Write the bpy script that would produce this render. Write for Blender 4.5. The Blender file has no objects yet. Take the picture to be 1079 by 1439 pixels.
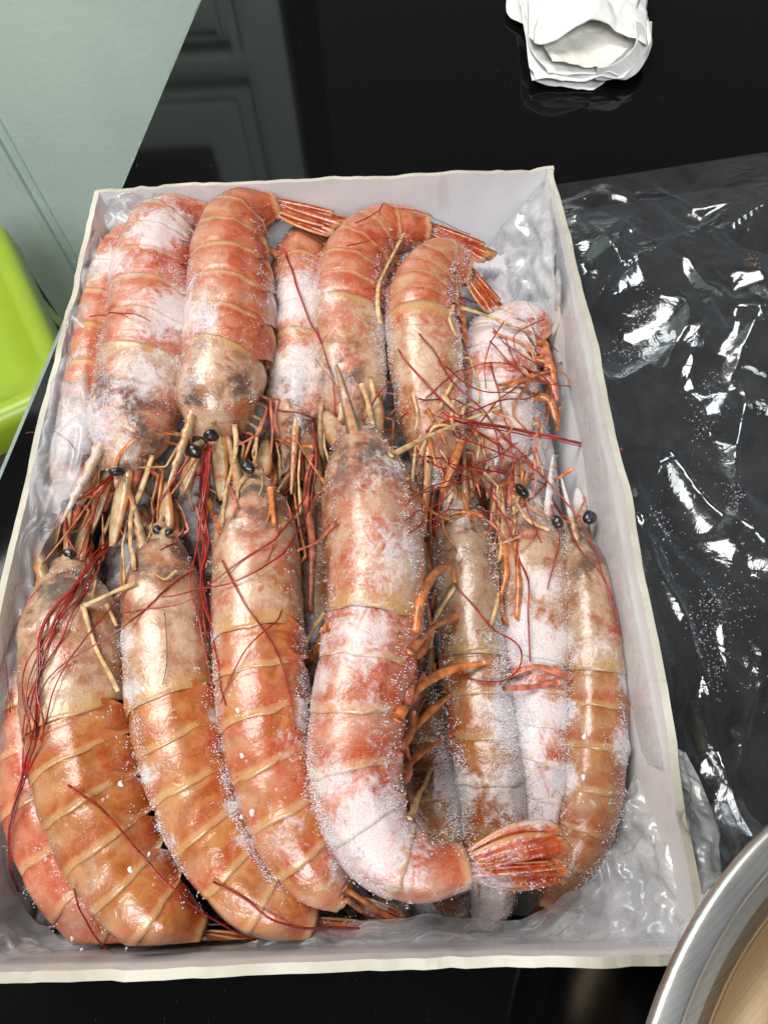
import bpy, math, random
import numpy as np
from mathutils import Vector, Matrix, Euler
from mathutils.bvhtree import BVHTree

random.seed(7); rng = np.random.default_rng(7)
SC = bpy.context.scene
COL = SC.collection

# ------------------------------------------------------------------ camera
CAM = Vector((0.026386, -0.120263, 0.260408))
EUL = Euler((0.468357, 0.035801, -0.026501), 'XYZ')
FPX, PW, PH = 980.0, 1079.0, 1439.0          # focal length in photo pixels
cd = bpy.data.cameras.new('camera'); cam = bpy.data.objects.new('camera', cd); COL.objects.link(cam)
cam.location = CAM; cam.rotation_euler = EUL
cd.sensor_fit = 'VERTICAL'; cd.sensor_height = 36.0; cd.lens = FPX / PH * 36.0
cd.clip_start = 0.01; cd.clip_end = 50
SC.camera = cam

# ------------------------------------------------------------------ world and lamps
w = bpy.data.worlds.new('World'); SC.world = w; w.use_nodes = True
bg = w.node_tree.nodes['Background']; bg.inputs[0].default_value = (0.95, 0.96, 1.0, 1); bg.inputs[1].default_value = 0.09
def area(name, loc, target, sx, sy, power, col):
    l = bpy.data.lights.new(name, 'AREA'); l.shape = 'RECTANGLE'; l.size = sx; l.size_y = sy
    l.energy = power; l.color = col
    o = bpy.data.objects.new(name, l); COL.objects.link(o); o.location = loc
    o.rotation_euler = (Vector(target) - Vector(loc)).to_track_quat('-Z', 'Y').to_euler()
    return o
area('ceiling_lamp', (-0.52, 0.42, 1.40), (0, 0.05, 0), 0.85, 0.85, 26, (1.0, 0.97, 0.93))
area('cool_fill', (0.10, -1.65, 1.75), (-0.2, .55, -.25), 1.2, 0.8, 42, (0.94, 0.97, 1.0))  # unseen cool fill added behind the camera to brighten the cabinet door

# ------------------------------------------------------------------ render settings
vs = SC.view_settings; vs.view_transform = 'Standard'; vs.look = 'None'; vs.gamma = 1; vs.use_curve_mapping = False
vs.exposure = 0.0
SC.cycles.use_denoising = True
SC.cycles.max_bounces = 6; SC.cycles.diffuse_bounces = 2; SC.cycles.glossy_bounces = 3; SC.cycles.transparent_max_bounces = 16
SC.cycles.use_adaptive_sampling = True; SC.cycles.adaptive_threshold = 0.03
SC.cycles.sample_clamp_indirect = 4.0
SC.cycles.caustics_reflective = False; SC.cycles.caustics_refractive = False

RIM, BW, BL = 0.060, 0.196, 0.285             # carton rim height, width, length
RM = np.array(EUL.to_matrix()); CM = np.array(CAM)
def at(u, v, z):
    """world point at height z that lies behind photo position (u, v): used to measure the real layout"""
    d = RM @ np.array([(u - PW / 2) / FPX, -(v - PH / 2) / FPX, -1.0])
    return CM + d * ((z - CM[2]) / d[2])
def to_px(p):
    q = RM.T @ (np.asarray(p) - CM); return PW / 2 + FPX * q[0] / -q[2], PH / 2 - FPX * q[1] / -q[2]
def scale_at(p):
    """metres per photo pixel at world point p"""
    return float(-(RM.T @ (np.array(p) - CM))[2]) / FPX

# ------------------------------------------------------------------ small helpers
def tag(o, label=None, cat=None, group=None, kind=None):
    if label: o['label'] = label
    if cat: o['category'] = cat
    if group: o['group'] = group
    if kind: o['kind'] = kind
    return o
def empty(name, loc=(0, 0, 0)):
    o = bpy.data.objects.new(name, None); COL.objects.link(o); o.location = loc; o.empty_display_size = 0.01
    return o
KEEP_IN = [False]
def mesh_obj(name, V, F, mat, parent=None, smooth=True, attrs=None):
    if KEEP_IN[0]:                                       # shells press against the carton walls instead of passing through
        V = np.array(V, float); low = V[:, 2] < .0625
        V[low, 0] = np.clip(V[low, 0], -.0942, .0955); V[low, 1] = np.clip(V[low, 1], -.1372, .1376)
    me = bpy.data.meshes.new(name); me.from_pydata([tuple(map(float, v)) for v in V], [], F); me.update()
    if smooth: me.shade_smooth()
    if attrs:
        for an, arr in attrs.items():
            a = me.attributes.new(an, 'FLOAT_COLOR', 'POINT')
            a.data.foreach_set('color', np.asarray(arr, np.float32).ravel())
    me.materials.append(mat)
    o = bpy.data.objects.new(name, me); COL.objects.link(o)
    if parent is not None:
        o.parent = parent
        if parent.type == 'EMPTY': o.matrix_parent_inverse = Matrix.Translation(-parent.location)   # meshes hold world coordinates
    return o
def grid_faces(nu, nv, off=0, close_v=False):
    F = []
    for i in range(nu - 1):
        for j in range(nv if close_v else nv - 1):
            k = (j + 1) % nv
            F.append((off + i * nv + j, off + (i + 1) * nv + j, off + (i + 1) * nv + k, off + i * nv + k))
    return F
def catmull(P, n):
    P = np.asarray(P, float)
    if len(P) == 2: return P[0] + (P[1] - P[0]) * np.linspace(0, 1, n)[:, None]
    Q = np.vstack([2 * P[0] - P[1], P, 2 * P[-1] - P[-2]])
    out = []
    for i in range(1, len(Q) - 2):
        t = np.linspace(0, 1, 24, endpoint=False)[:, None]
        a, b, c, d = Q[i - 1], Q[i], Q[i + 1], Q[i + 2]
        out.append(0.5 * (2 * b + (c - a) * t + (2 * a - 5 * b + 4 * c - d) * t ** 2 + (3 * b - a - 3 * c + d) * t ** 3))
    out.append(P[-1:]); out = np.vstack(out)
    L = np.r_[0, np.cumsum(np.linalg.norm(np.diff(out[:, :3], axis=0), axis=1))]
    s = np.linspace(0, L[-1], n)
    return np.column_stack([np.interp(s, L, out[:, k]) for k in range(out.shape[1])])
def jointed(P, n):
    """straight segments with tight joints"""
    P = np.asarray(P, float); out = []
    for a, b in zip(P[:-1], P[1:]): out.append(a + (b - a) * np.linspace(.04, .96, n)[:, None])
    return np.vstack(out)
def unit(v): return v / (np.linalg.norm(v) + 1e-12)
def tangents(C):
    T = np.gradient(C, axis=0); return T / (np.linalg.norm(T, axis=1)[:, None] + 1e-12)
def tube(C, R, ns=7, flat=1.0, up=(0, 0, 1)):
    """closed tapered tube along points C with radii R; flat < 1 squashes it"""
    C = np.asarray(C, float); T = tangents(C); V = []
    ref = np.asarray(up, float)
    for i in range(len(C)):
        n = ref - T[i] * (ref @ T[i])
        if np.linalg.norm(n) < 1e-4: n = np.array([1.0, 0, 0]) - T[i] * T[i][0]
        n = unit(n); b = np.cross(T[i], n)
        for k in range(ns):
            a = 2 * math.pi * k / ns
            V.append(C[i] + R[i] * (math.cos(a) * n * flat + math.sin(a) * b))
    F = grid_faces(len(C), ns, 0, True)
    F.append(tuple(range(ns - 1, -1, -1))); F.append(tuple(range((len(C) - 1) * ns, len(C) * ns)))
    return V, F
def vnoise(P, f, seed=0):
    """smooth value noise in -1..1 for an (n, 2) or (n, 3) array"""
    P = np.asarray(P, float) * f
    if P.shape[1] == 2: P = np.column_stack([P, np.zeros(len(P))])
    I = np.floor(P).astype(np.int64); X = P - I; X = X * X * (3 - 2 * X)
    def h(a, b, c):
        n = (a * 374761393 + b * 668265263 + c * 2147483647 + seed * 974634777) & 0x7fffffff
        n = ((n ^ (n >> 13)) * 1274126177) & 0x7fffffff
        return ((n ^ (n >> 16)) & 0xffff) / 32767.5 - 1
    r = 0
    for dx in (0, 1):
        for dy in (0, 1):
            for dz in (0, 1):
                wgt = (X[:, 0] if dx else 1 - X[:, 0]) * (X[:, 1] if dy else 1 - X[:, 1]) * (X[:, 2] if dz else 1 - X[:, 2])
                r = r + wgt * h(I[:, 0] + dx, I[:, 1] + dy, I[:, 2] + dz)
    return r
def fbm(P, f, seed=0, n=4):
    r = 0; a = 1
    for k in range(n): r = r + a * vnoise(P, f * 2 ** k, seed + 17 * k); a *= .5
    return r
def crumple(P, f, seed, jitter=1.0):
    """faceted crumple: random tilted facets meeting in sharp creases; P is (n, 2), result about -1..1"""
    r = np.random.default_rng(seed); Q = np.asarray(P, float) * f
    Q = Q + .35 * np.column_stack([fbm(Q, .8, seed + 1, 2), fbm(Q, .8, seed + 2, 2)])
    lo = Q.min(0) - 1; hi = Q.max(0) + 1; n = int(np.prod(hi - lo) * 1.0) + 8
    out = []
    for s in (0, 1):
        C = lo + r.random((n, 2)) * (hi - lo); G = r.normal(0, .8, (n, 2)); H = r.random(n)
        best = np.full(len(Q), 1e9); val = np.zeros(len(Q))
        for k in range(n):
            d = Q - C[k]; e = d @ G[k]; v = H[k] + e * .6 + (d ** 2).sum(1) * .9
            best = np.minimum(best, v)
        out.append(best)
    return (out[0] - out[1])

# ------------------------------------------------------------------ materials
class NT:
    def __init__(s, name):
        s.m = bpy.data.materials.new(name); s.m.use_nodes = True; s.t = s.m.node_tree; s.n = s.t.nodes
        s.b = s.n['Principled BSDF']; s.out = s.n['Material Output']
    def new(s, typ, **kw):
        o = s.n.new(typ)
        for k, v in kw.items(): setattr(o, k, v)
        return o
    def put(s, node, i, v):
        if v is None: return
        if hasattr(v, 'is_linked') or isinstance(v, bpy.types.NodeSocket): s.t.links.new(v, node.inputs[i])
        else:
            sk = node.inputs[i]
            if isinstance(v, (tuple, list)) and sk.type == 'RGBA' and len(v) == 3: v = (*v, 1)
            sk.default_value = v
    def math(s, op, a, b=None, c=None, clamp=False):
        o = s.new('ShaderNodeMath', operation=op, use_clamp=clamp)
        s.put(o, 0, a); s.put(o, 1, b); s.put(o, 2, c); return o.outputs[0]
    def mix(s, f, a, b):
        o = s.new('ShaderNodeMix', data_type='RGBA'); s.put(o, 0, f); s.put(o, 6, a); s.put(o, 7, b); return o.outputs[2]
    def step(s, x, lo, hi, a=0.0, b=1.0):
        o = s.new('ShaderNodeMapRange', interpolation_type='SMOOTHSTEP')
        s.put(o, 0, x); s.put(o, 1, lo); s.put(o, 2, hi); s.put(o, 3, a); s.put(o, 4, b); return o.outputs[0]
    def noise(s, scale, detail=3, rough=.55, vec=None, dist=0.0):
        o = s.new('ShaderNodeTexNoise'); s.put(o, 'Scale', scale); s.put(o, 'Detail', detail); s.put(o, 'Roughness', rough); s.put(o, 'Distortion', dist)
        if vec is not None: s.put(o, 'Vector', vec)
        return o.outputs[0]
    def voro(s, scale, vec=None, feature='F1'):
        o = s.new('ShaderNodeTexVoronoi', feature=feature); s.put(o, 'Scale', scale)
        if vec is not None: s.put(o, 'Vector', vec)
        return o.outputs[0]
    def pos(s): return s.new('ShaderNodeNewGeometry').outputs['Position']
    def bump(s, h, strength=.5, dist=.001, normal=None):
        o = s.new('ShaderNodeBump'); s.put(o, 'Strength', strength); s.put(o, 'Distance', dist); s.put(o, 'Height', h)
        if normal is not None: s.put(o, 'Normal', normal)
        return o.outputs[0]
    def set(s, **kw):
        for k, v in kw.items(): s.put(s.b, k.replace('_', ' '), v)
        return s.m
def simple(name, col, rough=.5, **kw):
    m = NT(name); p = m.pos()
    n = m.noise(kw.pop('nscale', 120), 4, .6, p); v = kw.pop('var', .18)
    c2 = tuple(x * (1 - v) for x in col); c1 = tuple(min(1, x * (1 + v * .6)) for x in col)
    bs = kw.pop('bscale', 900); bd = kw.pop('bdist', .0002)
    m.set(Base_Color=m.mix(m.step(n, .3, .7), c2, c1), Roughness=rough, Normal=m.bump(m.noise(bs, 3, .6, p), .5, bd), **kw)
    return m.m

def shell_material(name, kind):
    m = NT(name); P = m.pos()
    pat = m.new('ShaderNodeAttribute', attribute_name='pat'); aux = m.new('ShaderNodeAttribute', attribute_name='aux')
    sp = m.new('ShaderNodeSeparateColor'); m.put(sp, 0, pat.outputs['Color']); t, ph, s = sp.outputs
    sa = m.new('ShaderNodeSeparateColor'); m.put(sa, 0, aux.outputs['Color']); fr, tone, seed = sa.outputs
    sh = m.new('ShaderNodeVectorMath', operation='SCALE'); m.put(sh, 0, (1.7, 2.3, 3.1)); m.put(sh, 'Scale', seed)
    ad = m.new('ShaderNodeVectorMath', operation='ADD'); m.put(ad, 0, P); m.put(ad, 1, sh.outputs[0]); V = ad.outputs[0]
    n1 = m.noise(95, 4, .6, V, .4); n2 = m.noise(240, 4, .65, V, .3); n3 = m.noise(60, 2, .5, V)
    def mul(*a):
        r_ = a[0]
        for q in a[1:]: r_ = m.math('MULTIPLY', r_, q)
        return r_
    n4 = m.noise(420, 4, .7, V, .8); n5 = m.noise(130, 3, .6, V, 1.2)
    if kind == 'abdomen':
        amber = m.mix(m.step(n5, .32, .68), (.46, .135, .032), (.70, .300, .105))
        pink = m.mix(m.step(n5, .32, .68), (.56, .095, .050), (.74, .255, .155))
        f = m.math('ADD', tone, m.math('MULTIPLY', m.math('SUBTRACT', n1, .5), 1.6), clamp=True)
        c = m.mix(m.step(f, .25, .75), amber, pink)
        c = m.mix(mul(m.step(n3, .46, .66), m.step(n2, .35, .65, .35, 1), .40), c, (.76, .54, .36))
        c = m.mix(mul(m.step(ph, .32, .05), m.step(t, .15, .55), m.step(t, .95, .6), .30), c, (.80, .58, .40))            # pale flesh showing through
        c = m.mix(mul(m.step(ph, .30, .60), m.step(n1, .38, .60, .15, .85)), c, (.52, .065, .028))   # red flanks
        c = m.mix(mul(m.step(n4, .58, .68), .18), c, (.46, .08, .03))
        c = m.mix(mul(m.step(t, .50, .76), m.step(t, .90, .80), m.step(n1, .36, .60, .2, 1), .60), c, (.56, .11, .035))   # red band ahead of the margin
        c = m.mix(mul(m.step(ph, .62, .70), .65), c, (.82, .62, .44))
        c = m.mix(mul(m.step(t, .84, .92), .55), c, (.84, .50, .25))              # pale hind margin
        c = m.mix(mul(m.step(t, .95, .975), .7), c, (.80, .46, .20))
        c = m.mix(mul(m.step(t, .26, .02), .40), c, (.44, .10, .03))
    elif kind == 'carapace':
        base = m.mix(m.step(n1, .34, .66), (.50, .20, .080), (.76, .52, .35))
        f = m.math('ADD', m.math('MULTIPLY', tone, .76), m.math('MULTIPLY', m.math('SUBTRACT', n3, .5), 2.6), clamp=True)
        c = m.mix(mul(m.step(f, .35, .80), .75), base, (.64, .18, .11))
        c = m.mix(mul(m.step(n2, .50, .66), .60), c, (.76, .60, .42))
        c = m.mix(mul(m.step(n5, .58, .70), .7), c, (.56, .11, .055))
        dk = mul(m.step(n1, .56, .40), m.step(s, .30, .12), m.step(n3, .34, .50))
        c = m.mix(mul(dk, .85), c, (.10, .09, .09))                                 # dark organs through the shell
        c = m.mix(mul(m.step(n4, .55, .68), .55), c, (.80, .68, .52))
        c = m.mix(mul(m.step(t, .90, .97), .7), c, (.72, .42, .16))
        c = m.mix(mul(m.step(ph, .60, .70), .6), c, (.70, .40, .18))
    elif kind == 'fan':
        c = m.mix(m.step(n2, .3, .7), (.36, .040, .014), (.60, .14, .05))
        c = m.mix(mul(m.step(ph, .70, .98), .65), c, (.76, .42, .18))
        c = m.mix(mul(m.step(t, .90, 1.0), .6), c, (.78, .48, .22))
    elif kind == 'scale':
        c = m.mix(m.step(n2, .3, .7), (.60, .36, .17), (.80, .64, .42))
        c = m.mix(mul(m.step(ph, .45, .95), .8), c, (.60, .20, .05))
        c = m.mix(mul(m.step(n5, .55, .66), .6), c, (.52, .10, .04))
    else:
        c = m.mix(m.step(n2, .3, .7), (.34, .09, .05), (.60, .34, .22))
    if kind in ('abdomen', 'carapace'):
        vn = m.math('ABSOLUTE', m.math('SUBTRACT', m.noise(210, 4, .62, V, 1.6), .5)); vp = m.math('ABSOLUTE', m.math('SUBTRACT', m.noise(330, 3, .6, V, 2.2), .52))
        c = m.mix(mul(m.step(vn, .028, .004), m.step(n1, .40, .60), .26 if kind == 'abdomen' else .45), c, (.84, .62, .42))       # fine wrinkles in the shell
        c = m.mix(mul(m.step(vp, .022, .003), m.step(n3, .62, .42), .22 if kind == 'abdomen' else .45), c, (.44, .06, .03))
    dkm = m.new('ShaderNodeMix', data_type='RGBA', blend_type='MULTIPLY'); m.put(dkm, 0, 1.0); m.put(dkm, 6, c); m.put(dkm, 7, aux.outputs['Alpha']); c = dkm.outputs[2]
    hs = m.new('ShaderNodeHueSaturation'); m.put(hs, 'Saturation', 1.04); m.put(hs, 'Color', c); c = hs.outputs[0]
    # frost: cloudy veils with powdery grain
    fn = m.math('ADD', m.math('MULTIPLY', m.noise(150, 6, .72, V, .9), .85), m.math('MULTIPLY', m.noise(700, 4, .7, V), .32))
    thr = m.math('SUBTRACT', .97, m.math('MULTIPLY', fr, .62))
    mask = m.step(fn, m.math('SUBTRACT', thr, .16), m.math('ADD', thr, .10))
    grain = m.step(m.noise(2600, 2, .6, V), .25, .70)
    mask = m.math('MULTIPLY', mask, m.math('ADD', .60, m.math('MULTIPLY', grain, .40)))
    speck = m.math('MULTIPLY', m.step(m.voro(420, V), .20, .10), m.step(m.noise(120, 2, .5, V), .52, .62))
    mask = m.math('MAXIMUM', m.math('MULTIPLY', mask, .86), m.math('MULTIPLY', speck, .40))
    c = m.mix(mask, c, (.83, .79, .80))
    rough = m.math('ADD', m.math('MULTIPLY', mask, .40), m.math('ADD', .17, m.math('MULTIPLY', n2, .20)))
    hgt = m.math('ADD', m.math('MULTIPLY', m.noise(300, 4, .65, V), 1.0), m.math('MULTIPLY', m.noise(2400, 3, .7, V), m.math('ADD', .05, m.math('MULTIPLY', mask, .8)))); hgt = m.math('ADD', hgt, m.math('MULTIPLY', mask, m.math('MULTIPLY', m.noise(800, 3, .7, V), 1.2)))
    nrm = m.bump(hgt, .26 if kind == 'abdomen' else .36, .0010); cnr = m.bump(m.noise(150, 4, .6, V, .5), .50, .0018)
    m.set(Base_Color=c, Roughness=rough, Normal=nrm, Subsurface_Weight=.18, Subsurface_Radius=(.0035, .0013, .0007), Subsurface_Scale=1.0,
          Coat_Weight=m.math('SUBTRACT', .80, m.math('MULTIPLY', mask, .74)), Coat_Roughness=m.step(n1, .3, .7, .05, .22), Coat_Normal=cnr, Specular_IOR_Level=.5)
    return m.m

def film_material(name, haze, tint=(.96, .97, .98), gloss=1.0, hz=(.82, .80, .78), rough=.10):
    m = NT(name); m.n.remove(m.b); P = m.pos()
    tr = m.new('ShaderNodeBsdfTransparent'); m.put(tr, 0, tint)
    gl = m.new('ShaderNodeBsdfGlossy'); m.put(gl, 'Color', (.92, .97, 1.0)); m.put(gl, 'Roughness', m.step(m.noise(40, 3, .6, P), .3, .7, rough * .6, rough * 1.9))
    nb = m.bump(m.noise(150, 3, .55, P, .6), .40, .0010); m.put(gl, 'Normal', nb)
    df = m.new('ShaderNodeBsdfDiffuse'); m.put(df, 0, hz)
    tl = m.new('ShaderNodeBsdfTranslucent'); m.put(tl, 0, hz)
    dm = m.new('ShaderNodeMixShader'); m.put(dm, 0, .45); m.put(dm, 1, df.outputs[0]); m.put(dm, 2, tl.outputs[0])
    hf = m.math('MULTIPLY', haze, m.step(m.noise(55, 4, .65, P, .8), .25, .75, .35, 1.6), clamp=True)
    a = m.new('ShaderNodeMixShader'); m.put(a, 0, hf); m.put(a, 1, tr.outputs[0]); m.put(a, 2, dm.outputs[0])
    fz = m.new('ShaderNodeFresnel'); bf = m.new('ShaderNodeNewGeometry').outputs['Backfacing']; m.put(fz, 0, m.math('SUBTRACT', 1.5, m.math('MULTIPLY', bf, 1.5 - 1 / 1.5)))   # thin sheet: same reflection from both faces; m.put(fz, 'Normal', nb)
    b = m.new('ShaderNodeMixShader'); m.put(b, 0, m.math('MULTIPLY', fz.outputs[0], 1.8 * gloss, clamp=True)); m.put(b, 1, a.outputs[0]); m.put(b, 2, gl.outputs[0])
    m.t.links.new(b.outputs[0], m.out.inputs[0])
    return m.m

def frost_material():
    m = NT('frost_crystal'); P = m.pos(); n = m.noise(90, 3, .6, P)
    m.set(Base_Color=m.mix(m.step(n, .35, .65), (.74, .70, .76), (.90, .90, .93)), Roughness=.9, Specular_IOR_Level=.1)
    return m.m
def bed_material():
    m = NT('ice_bed'); P = m.pos(); n = m.noise(70, 4, .65, P, .5); g = m.noise(1500, 3, .7, P)
    sx = m.new('ShaderNodeSeparateXYZ'); m.put(sx, 0, P)
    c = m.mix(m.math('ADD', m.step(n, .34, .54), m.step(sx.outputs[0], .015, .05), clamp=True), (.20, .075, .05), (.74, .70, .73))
    c = m.mix(m.math('MULTIPLY', m.step(g, .45, .7), .5), c, (.8, .78, .8))
    m.set(Base_Color=c, Roughness=.5, Normal=m.bump(g, .9, .0012)); return m.m
M = {k: shell_material('shrimp_' + k, k) for k in ('abdomen', 'carapace', 'fan', 'scale', 'flesh')}
M['red'] = simple('antenna_red', (.34, .018, .010), .32, nscale=200, var=.6, Coat_Weight=.5)
M['orange'] = simple('limb_orange', (.60, .19, .05), .34, nscale=320, var=.55, Coat_Weight=.5, Subsurface_Weight=.15, Subsurface_Radius=(.002, .0008, .0004))
M['pinklimb'] = simple('limb_pink', (.58, .17, .10), .38, nscale=320, var=.55, Coat_Weight=.4)
M['beige'] = simple('limb_beige', (.66, .42, .20), .42, nscale=320, var=.45, Coat_Weight=.3)
M['eye'] = simple('eye_black', (.012, .014, .016), .22, nscale=500, var=.4, bscale=1600, bdist=.0003, Coat_Weight=.6)
M['stalk'] = simple('eye_stalk', (.50, .40, .26), .45)
M['frost'] = frost_material(); M['bed'] = bed_material()
M['film'] = film_material('plastic_film_clear', .028, (.95, .96, .97), 1.5, rough=.10)
M['film_liner'] = film_material('plastic_film_liner', .14, (.95, .96, .98), .9, (.84, .86, .90), .16)
M['film_wall'] = film_material('plastic_film_wall', .55, (.97, .97, .98), .30, (.95, .95, .96), .32)
M['film_veil'] = film_material('plastic_film_veil', .30, (.97, .97, .98), .55, (.84, .86, .90), .26)
M['film_white'] = film_material('plastic_film_white', .62, (.97, .97, .98), .85, (.95, .96, .97), .18)

def card_material(name, c1, c2):
    m = NT(name); P = m.pos(); n = m.noise(28, 4, .6, P); g = m.noise(700, 4, .7, P)
    c = m.mix(m.step(n, .3, .7), c1, c2)
    c = m.mix(m.math('MULTIPLY', m.step(m.noise(38, 5, .7, P, 1.0), .56, .66), .35), c, tuple(x * y for x, y in zip(c1, (.86, .72, .68))))
    m.set(Base_Color=c, Roughness=.48, Normal=m.bump(g, .35, .0003), Specular_IOR_Level=.4); return m.m
M['card_in'] = card_material('carton_inside', (.77, .755, .75), (.86, .855, .86))
M['card_edge'] = card_material('carton_edge', (.46, .43, .34), (.66, .63, .53))
def table_material():
    m = NT('black_glass'); P = m.pos()
    mp = m.new('ShaderNodeMapping'); m.put(mp, 0, P); mp.inputs['Scale'].default_value = (1, .12, 1); mp.inputs['Rotation'].default_value = (0, 0, .6)
    sc = m.step(m.noise(900, 3, .7, mp.outputs[0]), .68, .76)
    du = m.step(m.noise(2600, 2, .6, P), .74, .82)
    m.set(Base_Color=m.mix(m.math('MULTIPLY', m.math('MAXIMUM', sc, du), .10), (.004, .0038, .004), (.5, .55, .6)),
          Roughness=m.math('ADD', .035, m.math('MULTIPLY', m.noise(12, 4, .6, P), .05)), Specular_IOR_Level=.25); return m.m
M['table'] = table_material()
M['glass_edge'] = simple('glass_edge', (.20, .26, .22), .25)
M['door'] = simple('door_paint', (.74, .88, .79), .38, nscale=6, var=.06, bscale=120, bdist=.0006)
M['door_dark'] = simple('dark_pane', (.01, .011, .012), .3)
M['floor'] = simple('floor_tile', (.06, .06, .057), .8, nscale=9)
M['lime'] = simple('lime_plastic', (.36, .50, .030), .32, nscale=8, var=.08, bscale=500, bdist=.0001, Subsurface_Weight=.1, Subsurface_Radius=(.004, .008, .002))
M['slot'] = simple('slot_dark', (.03, .06, .005), .6)
M['tissue'] = simple('tissue_paper', (.86, .86, .83), .85, nscale=90, var=.03, bscale=1300, bdist=.0005, Subsurface_Weight=.2, Subsurface_Radius=(.004, .004, .003))
M['tissue_shade_tint'] = simple('tissue_shade_tint', (.82, .80, .72), .85, nscale=60, var=.05, bscale=1300, bdist=.0005, Subsurface_Weight=.2, Subsurface_Radius=(.004, .004, .003))  # cream tint paints in the shading and yellowish translucence inside the fold
def steel_material(name, col, rough):
    m = NT(name); P = m.pos(); tc = m.new('ShaderNodeTexCoord')
    ve = m.new('ShaderNodeVectorMath', operation='LENGTH'); mp = m.new('ShaderNodeMapping'); mp.inputs['Scale'].default_value = (1, 1, 0)
    m.put(mp, 0, tc.outputs['Object']); m.put(ve, 0, mp.outputs[0])
    cb = m.new('ShaderNodeCombineXYZ'); m.put(cb, 0, ve.outputs['Value'])
    ring = m.noise(1400, 3, .6, cb.outputs[0]); sm = m.noise(40, 4, .6, P)
    m.set(Base_Color=m.mix(m.step(ring, .3, .7), tuple(x * .78 for x in col), col), Metallic=1.0, Roughness=m.math('ADD', rough, m.math('MULTIPLY', sm, .16)),
          Normal=m.bump(ring, .12, .0003)); return m.m
M['steel'] = steel_material('steel', (.68, .68, .65), .30)
M['steel_reflect_tint'] = steel_material('steel_warm_reflection', (.54, .42, .28), .26)  # warm tint stands in for warm light reflected in the plain steel
M['debris'] = simple('shell_crumb', (.55, .22, .06), .5)

# ------------------------------------------------------------------ setting: floor, cabinet, table
def box_vf(x0, x1, y0, y1, z0, z1):
    V = [(x, y, z) for z in (z0, z1) for y in (y0, y1) for x in (x0, x1)]
    return V, [(0, 2, 3, 1), (4, 5, 7, 6), (0, 1, 5, 4), (2, 6, 7, 3), (0, 4, 6, 2), (1, 3, 7, 5)]
def bevel(o, w, seg=2):
    b = o.modifiers.new('bevel', 'BEVEL'); b.width = w; b.segments = seg; b.limit_method = 'ANGLE'; return o
FZ, DY = -0.75, 0.75
V, F = box_vf(-2.0, 2.0, -1.2, 1.6, FZ - .05, FZ)
tag(mesh_obj('floor', V, F, M['floor'], smooth=False), kind='structure')

def build_cabinet():
    root = empty('cabinet', (-.4, DY, FZ))
    tag(root, 'pale grey green cabinet with moulded door panels behind the table', 'cabinet')
    body = mesh_obj('carcass', *box_vf(-1.5, -.082, DY + .03, DY + .5, FZ, 1.15), M['door_dark'], root, False)
    def door(x0, x1, z0, z1):
        d = mesh_obj('door', *box_vf(x0, x1, DY, DY + .028, z0, z1), M['door'], root, False); bevel(d, .003)
        return d
    def frame(d, x0, x1, z0, z1):
        for k, (i, wdt, h) in enumerate(((0, .012, .009), (.020, .006, .005))):
            a0, a1, b0, b1 = x0 + i, x1 - i, z0 + i, z1 - i
            for (p0, p1, q0, q1) in ((a0, a0 + wdt, b0, b1), (a1 - wdt, a1, b0, b1), (a0 + wdt, a1 - wdt, b0, b0 + wdt), (a0 + wdt, a1 - wdt, b1 - wdt, b1)):
                o = mesh_obj('moulding', *box_vf(p0, p1, DY - h, DY + .002, q0, q1), M['door'], d, False); bevel(o, .0035, 3)
    d = door(-.552, -.084, FZ + .06, .93)
    frame(d, -.49, -.135, -.62, -.02 + .25); frame(d, -.49, -.135, .262, .86)
    p = mesh_obj('dark_pane', *box_vf(-.42, -.205, DY - .004, DY + .001, .35, .80), M['door_dark'], d, False)
    d2 = door(-1.04, -.566, FZ + .06, .93); frame(d2, -.98, -.64, -.62, .23)
    mesh_obj('plinth', *box_vf(-1.5, -.082, DY + .02, DY + .029, FZ, FZ + .055), M['door_dark'], root, False)
build_cabinet()

def build_table():
    e0 = np.array([-.0928, .4059]); e1 = np.array([-.1473, .0348]); d = unit(e0 - e1)
    a = e1 - d * 1.1; b = e0 + d * .26
    poly = [a, (1.1, a[1] - .1), (1.1, b[1] + .05), b]
    root = empty('table', (.3, 0, FZ)); tag(root, 'black glossy glass table with a thin pale edge under the carton', 'table')
    V = [(*p, -.010) for p in poly] + [(*p, 0.0) for p in poly]
    top = mesh_obj('tabletop', V, [(3, 2, 1, 0), (4, 5, 6, 7)] + [(i, (i + 1) % 4, 4 + (i + 1) % 4, 4 + i) for i in range(4)], M['table'], root, False)
    n = np.array([-d[1], d[0]])
    c = [a + n * .0003, b + n * .0003, b + n * .0022, a + n * .0022]
    V = [(*p, -.009) for p in c] + [(*p, -.0006) for p in c]
    mesh_obj('edge_strip', V, [(3, 2, 1, 0), (4, 5, 6, 7)] + [(i, (i + 1) % 4, 4 + (i + 1) % 4, 4 + i) for i in range(4)], M['glass_edge'], root, False)
    for (x, y) in ((-.05, .5), (.95, .5), (-.2, -.8), (.95, -.8)):
        C = np.array([[x, y, FZ], [x, y, -.3], [x, y, -.0105]]); mesh_obj('leg', *tube(C, [.018, .02, .022], 16), M['door_dark'], root)
build_table()

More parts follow.
